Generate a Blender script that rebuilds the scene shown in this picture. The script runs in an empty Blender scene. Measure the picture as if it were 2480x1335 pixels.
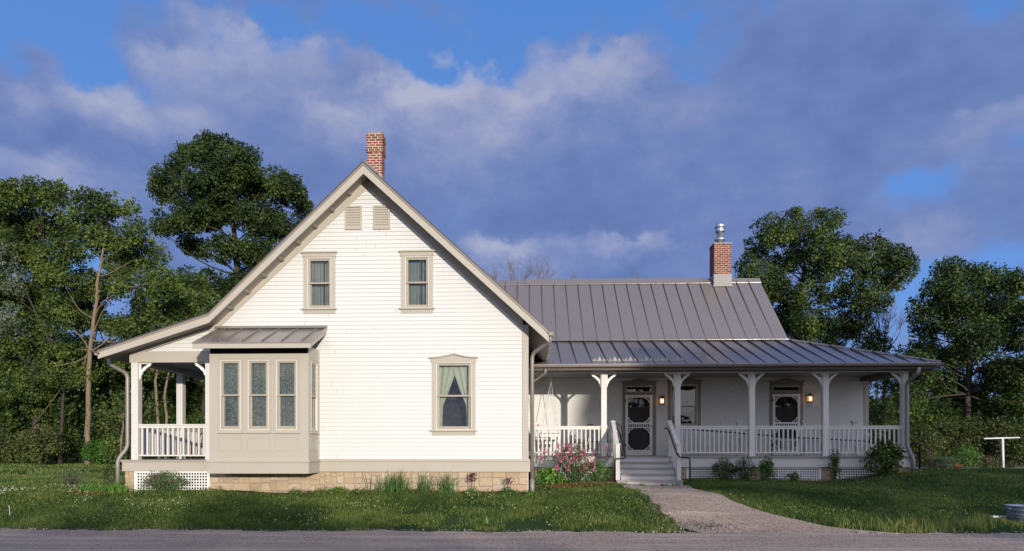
import bpy, math, random
import numpy as np
from mathutils import Matrix, Vector
R = math.radians
rng = np.random.default_rng(7)
random.seed(7)
scene = bpy.context.scene
COL = scene.collection

# ---------------------------------------------------------------- camera
F_PX, CXP, HOR, PSI, EYE = 1650.0, 1211.6, 1095.0, R(2.2), 1.5
def W(px, py, Y):
    """world x,z of the sight line through a photo point where it meets the plane y = Y"""
    xc, zc = (px - CXP) / F_PX, (HOR - py) / F_PX
    t = Y / (xc * math.sin(PSI) + math.cos(PSI))
    return t * (xc * math.cos(PSI) - math.sin(PSI)), EYE + t * zc
def WX(px, Y): return W(px, 0, Y)[0]
def WZ(py, Y, px=1275): return W(px, py, Y)[1]
cam = bpy.data.cameras.new('camera'); camo = bpy.data.objects.new('camera', cam); COL.objects.link(camo)
camo.location = (0, 0, EYE); camo.rotation_euler = (R(90), 0, PSI)
cam.sensor_width = 36; cam.lens = F_PX / 2480 * 36
cam.shift_x = (1240 - CXP) / 2480; cam.shift_y = (HOR - 667.5) / 2480
cam.clip_start = 0.1; cam.clip_end = 6000
scene.camera = camo

# ---------------------------------------------------------------- materials
def nodes_of(name):
    m = bpy.data.materials.new(name); m.use_nodes = True
    nt = m.node_tree; nt.nodes.clear()
    out = nt.nodes.new('ShaderNodeOutputMaterial')
    return m, nt, out
def N(nt, typ, **kw):
    n = nt.nodes.new(typ)
    for k, v in kw.items():
        if k in n.inputs.keys() if hasattr(n.inputs, 'keys') else False:
            n.inputs[k].default_value = v
        else:
            setattr(n, k, v)
    return n
def L(nt, a, b): nt.links.new(a, b)
def mixc(nt, fac, a, b, blend='MIX'):
    n = nt.nodes.new('ShaderNodeMix'); n.data_type = 'RGBA'; n.blend_type = blend
    for sock, v in ((n.inputs[0], fac), (n.inputs[6], a), (n.inputs[7], b)):
        if hasattr(v, 'is_linked') or hasattr(v, 'links'): nt.links.new(v, sock)
        elif isinstance(v, (tuple, list)): sock.default_value = (*v[:3], 1)
        else: sock.default_value = v
    return n.outputs[2]
def math_n(nt, op, a, b=None, c=None, clamp=False):
    n = nt.nodes.new('ShaderNodeMath'); n.operation = op; n.use_clamp = clamp
    for i, v in enumerate((a, b, c)):
        if v is None: continue
        if hasattr(v, 'links'): nt.links.new(v, n.inputs[i])
        else: n.inputs[i].default_value = v
    return n.outputs[0]
def ramp(nt, val, stops):
    n = nt.nodes.new('ShaderNodeValToRGB'); cr = n.color_ramp
    while len(cr.elements) < len(stops): cr.elements.new(0.5)
    for e, (p, c) in zip(cr.elements, stops):
        e.position = p; e.color = (*c[:3], 1) if isinstance(c, (tuple, list)) else (c, c, c, 1)
    nt.links.new(val, n.inputs[0]); return n.outputs[0]
def noise(nt, vec, scale, detail=4, rough=0.55, dist=0):
    n = nt.nodes.new('ShaderNodeTexNoise'); n.inputs['Scale'].default_value = scale
    n.inputs['Detail'].default_value = detail; n.inputs['Roughness'].default_value = rough
    n.inputs['Distortion'].default_value = dist
    if vec is not None: nt.links.new(vec, n.inputs['Vector'])
    return n.outputs['Fac']
def pos(nt): return nt.nodes.new('ShaderNodeNewGeometry').outputs['Position']
def scaled(nt, vec, s):
    n = nt.nodes.new('ShaderNodeMapping'); n.inputs['Scale'].default_value = s; nt.links.new(vec, n.inputs['Vector']); return n.outputs[0]
def bump(nt, h, strength=0.3, dist=0.01):
    n = nt.nodes.new('ShaderNodeBump'); n.inputs['Strength'].default_value = strength; n.inputs['Distance'].default_value = dist
    nt.links.new(h, n.inputs['Height']); return n.outputs[0]
def principled(nt, out, col, rough=0.5, metal=0.0, normal=None, spec=0.5, trans=None):
    p = nt.nodes.new('ShaderNodeBsdfPrincipled')
    if hasattr(col, 'links'): nt.links.new(col, p.inputs['Base Color'])
    else: p.inputs['Base Color'].default_value = (*col, 1)
    if hasattr(rough, 'links'): nt.links.new(rough, p.inputs['Roughness'])
    else: p.inputs['Roughness'].default_value = rough
    p.inputs['Metallic'].default_value = metal
    p.inputs['Specular IOR Level'].default_value = spec
    if normal is not None: nt.links.new(normal, p.inputs['Normal'])
    nt.links.new(p.outputs[0], out.inputs['Surface'])
    return p
def painted(name, col, rough=0.5, var=0.06, grain=0.15, grain_scale=(6, 6, 60), spec=0.4, streak=0.0):
    """painted wood or metal: a slight mottling, faint grain"""
    m, nt, out = nodes_of(name); p = pos(nt)
    n1 = noise(nt, p, 1.7, 5)
    n2 = noise(nt, scaled(nt, p, grain_scale), 3.0, 3)
    c = mixc(nt, math_n(nt, 'MULTIPLY', n1, var * 4), col, tuple(x * 0.80 for x in col))
    c = mixc(nt, math_n(nt, 'MULTIPLY', n2, 0.10), c, tuple(x * 0.7 for x in col))
    if streak:
        s = noise(nt, scaled(nt, p, (9, 9, 0.6)), 2.0, 4)
        sf = ramp(nt, s, [(0.5, 0.0), (0.8, 1.0)])
        c = mixc(nt, math_n(nt, 'MULTIPLY', sf, streak), c, tuple(x * 0.55 for x in col))
    principled(nt, out, c, rough, 0, bump(nt, n2, grain, 0.002), spec)
    return m
def island_mat(name, cols, rough=0.85, bumps=(40, 0.4, 0.01), mottling=0.35):
    """stone or brick, each piece of the mesh its own colour"""
    m, nt, out = nodes_of(name); g = nt.nodes.new('ShaderNodeNewGeometry'); p = g.outputs['Position']
    n = len(cols)
    c = ramp(nt, g.outputs['Random Per Island'], [(i / max(1, n - 1), cc) for i, cc in enumerate(cols)])
    n1 = noise(nt, p, bumps[0] * 0.25, 6, 0.65); n2 = noise(nt, p, bumps[0], 5, 0.6)
    c2 = mixc(nt, 1.0, c, mixc(nt, n1, (1.25, 1.2, 1.12), (0.62, 0.62, 0.66)), 'MULTIPLY')
    c = mixc(nt, mottling, c, c2)
    c = mixc(nt, ramp(nt, n2, [(0.45, 0.0), (0.75, 0.5)]), c, tuple(0.5 * x for x in cols[0]))
    principled(nt, out, c, rough, 0, bump(nt, n2, bumps[1], bumps[2]), 0.3)
    return m
def leaf_mat(name, dark, mid, light, trans=0.25, rough=0.55, spec=0.35):
    """leaves: 'tint' is stored per face (kind and age of leaf)"""
    m, nt, out = nodes_of(name)
    a = nt.nodes.new('ShaderNodeAttribute'); a.attribute_name = 'tint'
    c = ramp(nt, a.outputs['Fac'], [(0.0, dark), (0.5, mid), (1.0, light)])
    p = nt.nodes.new('ShaderNodeBsdfPrincipled'); nt.links.new(c, p.inputs['Base Color'])
    p.inputs['Roughness'].default_value = rough; p.inputs['Specular IOR Level'].default_value = spec
    t = nt.nodes.new('ShaderNodeBsdfTranslucent')
    nt.links.new(mixc(nt, 1.0, c, (1.1, 1.25, 0.5), 'MULTIPLY'), t.inputs['Color'])
    mx = nt.nodes.new('ShaderNodeMixShader'); mx.inputs[0].default_value = trans
    nt.links.new(p.outputs[0], mx.inputs[1]); nt.links.new(t.outputs[0], mx.inputs[2])
    nt.links.new(mx.outputs[0], out.inputs['Surface'])
    return m
def simple(name, col, rough=0.5, metal=0.0, spec=0.5):
    m, nt, out = nodes_of(name); p = pos(nt)
    n1 = noise(nt, p, 9, 4)
    c = mixc(nt, math_n(nt, 'MULTIPLY', n1, 0.4), col, tuple(x * 0.7 for x in col))
    principled(nt, out, c, rough, metal, None, spec); return m

M = {}
M['siding'] = painted('white_clapboard_paint', (0.612, 0.613, 0.604), 0.5, 0.04, 0.12, (3, 3, 90), 0.3, 0.05)
M['trim'] = painted('taupe_trim_paint', (0.415, 0.38, 0.325), 0.5, 0.05, 0.12, (6, 6, 60), 0.35, 0.07)
M['porchtrim'] = painted('deep_taupe_door_trim', (0.20, 0.178, 0.155), 0.5, 0.05)  # darker taupe for the porch door frames and window
M['sash'] = painted('tan_sash_paint', (0.34, 0.30, 0.235), 0.45, 0.04)
M['bead'] = painted('pale_bead_paint', (0.68, 0.66, 0.62), 0.45, 0.03)
M['white'] = painted('white_porch_paint', (0.74, 0.735, 0.72), 0.45, 0.05, 0.12, (40, 40, 4), 0.35, 0.10)
M['post'] = painted('off_white_post_paint', (0.60, 0.585, 0.56), 0.5, 0.05, 0.1, (40, 40, 4), 0.35, 0.10)
M['greywhite'] = painted('pale_grey_porch_paint', (0.56, 0.545, 0.53), 0.5, 0.06, 0.1, (6, 6, 60), 0.35, 0.08)
M['deckboard'] = painted('grey_deck_paint', (0.32, 0.295, 0.28), 0.6, 0.08, 0.2, (40, 3, 3), 0.3, 0.1)
M['eave'] = painted('eave_painted_shade', (0.085, 0.072, 0.064), 0.6, 0.06)  # eave shadow painted into the colour of beam, fascia and soffit
M['soffit'] = painted('soffit_paint', (0.32, 0.285, 0.24), 0.6, 0.06)
M['ceiling'] = painted('porch_ceiling_paint', (0.24, 0.23, 0.22), 0.6, 0.06)
def roof_mat():
    m, nt, out = nodes_of('brown_grey_metal_roof'); p = pos(nt)
    n1 = noise(nt, scaled(nt, p, (1.2, 0.5, 0.5)), 1.3, 4); n2 = noise(nt, scaled(nt, p, (2.0, 0.4, 0.4)), 1.1, 2)
    c = mixc(nt, n1, (0.255, 0.225, 0.205), (0.205, 0.182, 0.170))
    r = ramp(nt, n1, [(0.3, 0.20), (0.7, 0.34)])
    principled(nt, out, c, r, 0.30, bump(nt, n2, 0.25, 0.03), 0.8); return m
M['roof'] = roof_mat()
M['seam'] = simple('roof_seam_painted_shade', (0.085, 0.075, 0.072), 0.6, 0.1, 0.3)  # shade on the seam sides is put into this dark colour
M['gutter'] = simple('taupe_gutter_metal', (0.25, 0.22, 0.20), 0.45, 0.12)
M['roofedge'] = simple('dark_drip_edge', (0.075, 0.062, 0.058), 0.45, 0.2)
M['black'] = simple('black_iron', (0.012, 0.012, 0.013), 0.35, 0.4)
M['stone'] = island_mat('buff_limestone', [(0.44, 0.33, 0.225), (0.50, 0.41, 0.30), (0.37, 0.28, 0.20), (0.47, 0.35, 0.23), (0.42, 0.35, 0.27), (0.52, 0.39, 0.255)], 0.9, (26, 0.6, 0.02))
M['mortar'] = simple('stone_mortar', (0.33, 0.285, 0.23), 0.95, 0, 0.2)
M['brick'] = island_mat('red_brick', [(0.21, 0.050, 0.032), (0.26, 0.068, 0.042), (0.17, 0.042, 0.030), (0.06, 0.035, 0.03), (0.23, 0.056, 0.036), (0.27, 0.09, 0.058)], 0.85, (60, 0.3, 0.004), 0.25)
M['brickm'] = simple('pale_brick_mortar', (0.58, 0.52, 0.44), 0.95, 0, 0.2)
M['lead'] = simple('lead_flashing', (0.25, 0.245, 0.24), 0.6, 0.1)
M['steel'] = simple('stainless_flue', (0.72, 0.72, 0.73), 0.32, 0.9)
M['galv'] = simple('galvanised_tub_metal', (0.22, 0.27, 0.33), 0.45, 0.6)
M['void'] = simple('unlit_room', (0.02, 0.02, 0.022), 0.9, 0, 0.1)
M['underdark'] = simple('underdeck_painted_dark', (0.03, 0.026, 0.022), 1.0, 0, 0.0)  # near-black, stands in for the unlit space under the decks
M['curtain'] = simple('sage_curtain', (0.20, 0.215, 0.195), 0.9, 0, 0.1)
M['creamcurtain'] = simple('cream_curtain', (0.40, 0.42, 0.34), 0.9, 0, 0.1)
def lace_mat():
    m, nt, out = nodes_of('lace_curtain'); p = pos(nt)
    v = nt.nodes.new('ShaderNodeTexVoronoi'); v.inputs['Scale'].default_value = 24; L(nt, scaled(nt, p, (1.0, 1.0, 0.8)), v.inputs['Vector'])
    flower = ramp(nt, v.outputs['Distance'], [(0.22, 1.0), (0.50, 0.0)])
    n = noise(nt, p, 75, 3)
    n = ramp(nt, n, [(0.42, 0.05), (0.62, 0.5)])
    d = math_n(nt, 'ADD', math_n(nt, 'MULTIPLY', flower, 0.35), math_n(nt, 'MULTIPLY', n, 0.8), clamp=True)
    c = mixc(nt, d, (0.022, 0.030, 0.026), (0.26, 0.30, 0.25))
    principled(nt, out, c, 0.95, 0, None, 0.1); return m
M['lace'] = lace_mat()
def glass_mat():
    m, nt, out = nodes_of('window_glass')
    tr = nt.nodes.new('ShaderNodeBsdfTransparent'); tr.inputs[0].default_value = (0.86, 0.89, 0.87, 1)
    gl = nt.nodes.new('ShaderNodeBsdfGlossy'); gl.inputs['Roughness'].default_value = 0.015; gl.inputs[0].default_value = (0.9, 0.95, 1, 1)
    n = noise(nt, pos(nt), 2.2, 2)
    L(nt, bump(nt, n, 0.25, 0.02), gl.inputs['Normal'])
    fr = nt.nodes.new('ShaderNodeFresnel'); fr.inputs[0].default_value = 1.5
    f = math_n(nt, 'ADD', math_n(nt, 'MULTIPLY', fr.outputs[0], 1.3), 0.02, clamp=True)
    mx = nt.nodes.new('ShaderNodeMixShader'); L(nt, f, mx.inputs[0]); L(nt, tr.outputs[0], mx.inputs[1]); L(nt, gl.outputs[0], mx.inputs[2])
    L(nt, mx.outputs[0], out.inputs['Surface']); return m
M['glass'] = glass_mat()
M['door'] = simple('dark_brown_door_paint', (0.075, 0.062, 0.060), 0.5)
def screen_mat():
    m, nt, out = nodes_of('insect_screen')
    tr = nt.nodes.new('ShaderNodeBsdfTransparent'); df = nt.nodes.new('ShaderNodeBsdfDiffuse'); df.inputs[0].default_value = (0.03, 0.03, 0.032, 1)
    mx = nt.nodes.new('ShaderNodeMixShader'); mx.inputs[0].default_value = 0.45
    L(nt, tr.outputs[0], mx.inputs[1]); L(nt, df.outputs[0], mx.inputs[2]); L(nt, mx.outputs[0], out.inputs['Surface']); return m
M['screen'] = screen_mat()
def emit_mat(name, col, s):
    m, nt, out = nodes_of(name); e = nt.nodes.new('ShaderNodeEmission'); e.inputs[0].default_value = (*col, 1); e.inputs[1].default_value = s
    L(nt, e.outputs[0], out.inputs['Surface']); return m
M['lampglass'] = emit_mat('warm_lit_lantern_glass', (1.0, 0.44, 0.16), 1.0)
M['bulb'] = emit_mat('lantern_bulb', (1.0, 0.75, 0.42), 6.0)
M['red'] = simple('red_paint', (0.55, 0.03, 0.02), 0.5)
M['paleblue'] = simple('pale_blue_paint', (0.38, 0.47, 0.50), 0.6)
M['chairwood'] = simple('red_brown_wood', (0.22, 0.06, 0.025), 0.4)
def bark_mat(name, a, b):
    m, nt, out = nodes_of(name); p = pos(nt)
    n1 = noise(nt, scaled(nt, p, (6, 6, 1.2)), 2.2, 6, 0.65); n2 = noise(nt, p, 0.9, 4)
    c = mixc(nt, ramp(nt, n1, [(0.35, 0.0), (0.7, 1.0)]), a, b); c = mixc(nt, math_n(nt, 'MULTIPLY', n2, 0.35), c, tuple(x * 0.5 for x in a))
    principled(nt, out, c, 0.9, 0, bump(nt, n1, 0.6, 0.03), 0.15); return m
M['palebark'] = bark_mat('pale_bark', (0.25, 0.19, 0.13), (0.14, 0.105, 0.075))
M['greybark'] = bark_mat('grey_bark', (0.075, 0.064, 0.052), (0.036, 0.031, 0.026))
M['twig'] = bark_mat('bare_grey_twigs', (0.20, 0.17, 0.16), (0.12, 0.10, 0.10))
M['leafA'] = leaf_mat('deep_green_leaves', (0.018, 0.038, 0.010), (0.048, 0.084, 0.015), (0.115, 0.160, 0.030))
M['leafB'] = leaf_mat('mid_green_leaves', (0.026, 0.050, 0.011), (0.070, 0.112, 0.020), (0.150, 0.200, 0.040))
M['leafC'] = leaf_mat('dark_oak_leaves', (0.016, 0.032, 0.010), (0.040, 0.070, 0.015), (0.088, 0.122, 0.026))
M['leafD'] = leaf_mat('olive_bush_leaves', (0.030, 0.045, 0.012), (0.075, 0.095, 0.025), (0.17, 0.18, 0.06))
M['silver'] = leaf_mat('silver_grey_leaves', (0.06, 0.09, 0.05), (0.12, 0.16, 0.10), (0.22, 0.26, 0.18))
M['iris'] = leaf_mat('blade_leaves', (0.035, 0.085, 0.020), (0.07, 0.16, 0.04), (0.16, 0.27, 0.07), 0.3)
M['bright'] = leaf_mat('bright_garden_leaves', (0.045, 0.12, 0.018), (0.085, 0.20, 0.03), (0.16, 0.30, 0.05), 0.3)
M['pink'] = leaf_mat('pink_petals', (0.34, 0.08, 0.20), (0.56, 0.17, 0.34), (0.70, 0.33, 0.50), 0.3)
M['magenta'] = leaf_mat('magenta_petals', (0.26, 0.03, 0.13), (0.42, 0.06, 0.22), (0.60, 0.16, 0.36), 0.3)
M['maroon'] = leaf_mat('maroon_petals', (0.05, 0.008, 0.02), (0.09, 0.015, 0.03), (0.14, 0.03, 0.05), 0.2)
M['violet'] = leaf_mat('violet_petals', (0.10, 0.09, 0.30), (0.18, 0.15, 0.42), (0.32, 0.28, 0.55), 0.3)
M['orange'] = leaf_mat('orange_petals', (0.5, 0.12, 0.02), (0.6, 0.18, 0.03), (0.7, 0.3, 0.06), 0.3)
M['clover'] = leaf_mat('white_clover_heads', (0.45, 0.45, 0.36), (0.62, 0.60, 0.50), (0.75, 0.72, 0.66), 0.2, 0.8)
M['grass'] = leaf_mat('lawn_blades', (0.030, 0.062, 0.014), (0.100, 0.158, 0.030), (0.32, 0.33, 0.10), 0.3, 0.5, 0.3)
M['chips'] = leaf_mat('bark_mulch_chips', (0.10, 0.042, 0.022), (0.20, 0.085, 0.040), (0.34, 0.18, 0.10), 0.0, 0.9, 0.1)
M['pebble'] = leaf_mat('loose_gravel', (0.09, 0.085, 0.08), (0.19, 0.175, 0.165), (0.38, 0.35, 0.33), 0.0, 0.9, 0.1)

# ---------------------------------------------------------------- mesh helpers
class MB:
    def __init__(s, fr=None): s.v = []; s.f = []; s.fr = fr
    def add(s, vs, fs):
        b = len(s.v)
        if s.fr: vs = [s.fr(*v) for v in vs]
        s.v += [tuple(v) for v in vs]; s.f += [tuple(i + b for i in f) for f in fs]; return s
    def box(s, x0, x1, y0, y1, z0, z1):
        return s.add([(x0,y0,z0),(x1,y0,z0),(x1,y1,z0),(x0,y1,z0),(x0,y0,z1),(x1,y0,z1),(x1,y1,z1),(x0,y1,z1)],
                     [(0,3,2,1),(4,5,6,7),(0,1,5,4),(1,2,6,5),(2,3,7,6),(3,0,4,7)])
    def hexa(s, a, b):
        """two quads a,b (lists of 4 points) joined"""
        return s.add(list(a) + list(b), [(0,3,2,1),(4,5,6,7),(0,1,5,4),(1,2,6,5),(2,3,7,6),(3,0,4,7)])
    def prism(s, poly, y0, y1):
        """poly of (x,z) pulled from y0 to y1"""
        n = len(poly)
        vs = [(x, y0, z) for x, z in poly] + [(x, y1, z) for x, z in poly]
        return s.add(vs, [tuple(range(n)), tuple(range(2*n-1, n-1, -1))] + [(i, (i+1) % n, n+(i+1) % n, n+i) for i in range(n)])
    def quad(s, a, b, c, d): return s.add([a, b, c, d], [(0,1,2,3)])
    def tube(s, pts, r, n=8, caps=True):
        pts = [Vector(p) for p in pts]; rs = r if isinstance(r, (list, tuple)) else [r] * len(pts)
        vs = []; prev = None
        for i, p in enumerate(pts):
            t = (pts[min(i+1, len(pts)-1)] - pts[max(i-1, 0)]).normalized()
            if prev is None: a = t.orthogonal().normalized()
            else:
                a = prev - t * prev.dot(t)
                a = a.normalized() if a.length > 1e-6 else t.orthogonal().normalized()
            prev = a; b = t.cross(a)
            for k in range(n):
                an = 2 * math.pi * k / n
                vs.append(p + a * math.cos(an) * rs[i] + b * math.sin(an) * rs[i])
        fs = []
        for i in range(len(pts) - 1):
            for k in range(n):
                fs.append((i*n+k, i*n+(k+1) % n, (i+1)*n+(k+1) % n, (i+1)*n+k))
        if caps: fs += [tuple(range(n-1, -1, -1)), tuple((len(pts)-1)*n+k for k in range(n))]
        return s.add(vs, fs)
    def ring(s, c, R_, r, axis='y', n=20, m=6, a0=0, a1=2*math.pi):
        pts = []
        full = abs(a1 - a0 - 2*math.pi) < 1e-6
        for i in range(n + 1):
            a = a0 + (a1 - a0) * i / n
            d = (math.cos(a) * R_, math.sin(a) * R_)
            pts.append((c[0]+d[0], c[1], c[2]+d[1]) if axis == 'y' else (c[0]+d[0], c[1]+d[1], c[2]) if axis == 'z' else (c[0], c[1]+d[0], c[2]+d[1]))
        return s.tube(pts, r, m, caps=not full)
    def build(s, name, mat, parent=None, smooth=False, loc=None):
        L0 = Vector(loc) if loc is not None else root_loc(parent)
        me = bpy.data.meshes.new(name)
        me.from_pydata([(v[0]-L0.x, v[1]-L0.y, v[2]-L0.z) for v in s.v], [], s.f)
        me.materials.append(mat)
        if smooth: me.shade_smooth()
        o = bpy.data.objects.new(name, me); COL.objects.link(o)
        if parent is not None: o.parent = parent
        elif loc is not None: o.location = loc
        return o
def root_loc(p):
    if p is None: return Vector((0, 0, 0))
    while p.parent: p = p.parent
    return Vector(p.location)
def tag(o, label=None, cat=None, group=None, kind=None):
    if label: o['label'] = label
    if cat: o['category'] = cat
    if group: o['group'] = group
    if kind: o['kind'] = kind
    return o
def thing(name, label, cat, loc, group=None):
    o = bpy.data.objects.new(name, None); COL.objects.link(o); o.location = loc; o.empty_display_size = 0.2
    return tag(o, label, cat, group)
def np_mesh(name, verts, faces, mat, parent=None, loc=None, tint=None, smooth=False):
    L0 = np.array(loc if loc is not None else root_loc(parent), dtype=np.float32)
    me = bpy.data.meshes.new(name); verts = np.asarray(verts, np.float32) - L0; faces = np.asarray(faces, np.int32)
    nv, nf, k = len(verts), len(faces), faces.shape[1]
    me.vertices.add(nv); me.vertices.foreach_set('co', verts.ravel())
    me.loops.add(nf * k); me.loops.foreach_set('vertex_index', faces.ravel())
    me.polygons.add(nf); me.polygons.foreach_set('loop_start', np.arange(0, nf * k, k, dtype=np.int32))
    me.update(calc_edges=True)
    if tint is not None:
        a = me.attributes.new('tint', 'FLOAT', 'FACE'); a.data.foreach_set('value', np.asarray(tint, np.float32))
    if smooth: me.shade_smooth()
    me.materials.append(mat)
    o = bpy.data.objects.new(name, me); COL.objects.link(o)
    if parent is not None: o.parent = parent
    elif loc is not None: o.location = loc
    return o

# ---------------------------------------------------------------- planes of the house
YF, YR, YP, YW = 16.1, 15.62, 19.9, 22.5      # gabled front, its rake, porch front, porch back wall
YE, YB, YRG = 19.35, 22.4, 25.1               # porch eave, break of the wing roof, wing ridge
YBAY, YS = 15.28, 18.65                       # bay front, newels at the stair foot
def sstep(a, b, x):
    t = np.clip((x - a) / (b - a), 0, 1); return t * t * (3 - 2 * t)
def ground_z(x, y):
    x = np.asarray(x, float); y = np.asarray(y, float)
    z = 0.55 * sstep(12.5, 16.4, y)
    z = z + sstep(16.6, 19.6, y) * 0.10 * sstep(-1, 2, x)
    z = z + sstep(15.6, 19.3, y) * 0.28 * sstep(8.6, 11.2, x)
    z = z - 0.30 * sstep(23.5, 31, y) * sstep(9, 13, x)
    z = z + (0.20 * sstep(22, 36, y) + 0.25 * sstep(36, 56, y)) * (1 - sstep(0, 8, x))
    bumpy = 0.02 * np.sin(x * 1.3 + 0.7 * y) + 0.015 * np.sin(2.9 * x - 1.1 * y + 2) + 0.012 * np.sin(0.6 * x + 3.1 * y)
    return z + bumpy * sstep(13.0, 14.5, y)
def GZ(x, y): return float(ground_z(x, y))
# ================================================================ FARMHOUSE
HX, HZ = WX(900, YF), 0.5
house = thing('farmhouse', 'white clapboard farmhouse with steep front gable, taupe trim and long metal roofed porch wing', 'house', (HX, YF + 3, HZ))
def P(px, py, Y):
    x, z = W(px, py, Y); return (x, Y, z)

def frame_front(Y): return lambda u, n, z: (u, Y - n, z)         # u = world x, n = out of the wall
def frame_east(X): return lambda u, n, z: (X + n, u, z)          # u = world y

def siding(mb, z0, z1, left, right, holes=(), e=0.1, n0=0.0, lip=0.017):
    """lapped boards; left(z), right(z) give the ends; holes = (u0,u1,z0,z1)"""
    z = z0
    while z < z1 - 1e-4:
        zt = min(z + e, z1)
        la, ra, lb, rb = left(z), right(z), left(zt), right(zt)
        if ra <= la: break
        if rb < lb: lb = rb = (lb + rb) / 2
        spans = [(la, ra, lb, rb)]
        for (u0, u1, h0, h1) in holes:
            if zt > h0 and z < h1:
                new = []
                for (a, b, c, d) in spans:
                    if u1 <= min(a, c) or u0 >= max(b, d): new.append((a, b, c, d)); continue
                    if u0 > a: new.append((a, u0, c, u0))
                    if u1 < b: new.append((u1, b, u1, d))
                spans = new
        cut = []
        for (a, b, c, d) in spans:      # butt joints between board ends
            if b - a > 2.2 and abs(a - c) < .2 and abs(b - d) < .2:
                m_ = a + (b - a) * random.uniform(.25, .75); cut += [(a, m_, c, m_), (m_ + .004, b, m_ + .004, d)]
            else: cut.append((a, b, c, d))
        for (a, b, c, d) in cut:
            mb.add([(a, n0, z), (b, n0, z), (b, n0 + lip, z), (a, n0 + lip, z), (d, n0 + 0.001, zt), (c, n0 + 0.001, zt)],
                   [(0, 1, 2, 3), (3, 2, 4, 5)])
        z = zt

def rect_frame(mb, u0, u1, z0, z1, wl, wb, wt, n0, n1):
    """four boards round an opening, butted"""
    mb.box(u0, u0 + wl, n0, n1, z0 + wb, z1 - wt); mb.box(u1 - wl, u1, n0, n1, z0 + wb, z1 - wt)
    mb.box(u0, u1, n0, n1, z0, z0 + wb); mb.box(u0, u1, n0, n1, z1 - wt, z1)

def curtain_panel(mb, ua, ub, z0, z1, n, waves, amp=0.02, edge=None, seg=26, steps=10):
    vs = []
    ph = random.random() * 6
    for j in range(steps + 1):
        t = j / steps; z = z1 + (z0 - z1) * t
        a, b = (ua, ub) if edge is None else edge(t)
        for i in range(seg + 1):
            s = i / seg
            vs.append((a + (b - a) * s, n + amp * math.sin(s * waves * 2 * math.pi + ph + 0.3 * math.sin(3 * t)) + amp * 0.4 * math.sin(s * waves * 5.1 + ph), z))
    fs = [(j*(seg+1)+i, j*(seg+1)+i+1, (j+1)*(seg+1)+i+1, (j+1)*(seg+1)+i) for j in range(steps) for i in range(seg)]
    mb.add(vs, fs)

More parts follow.
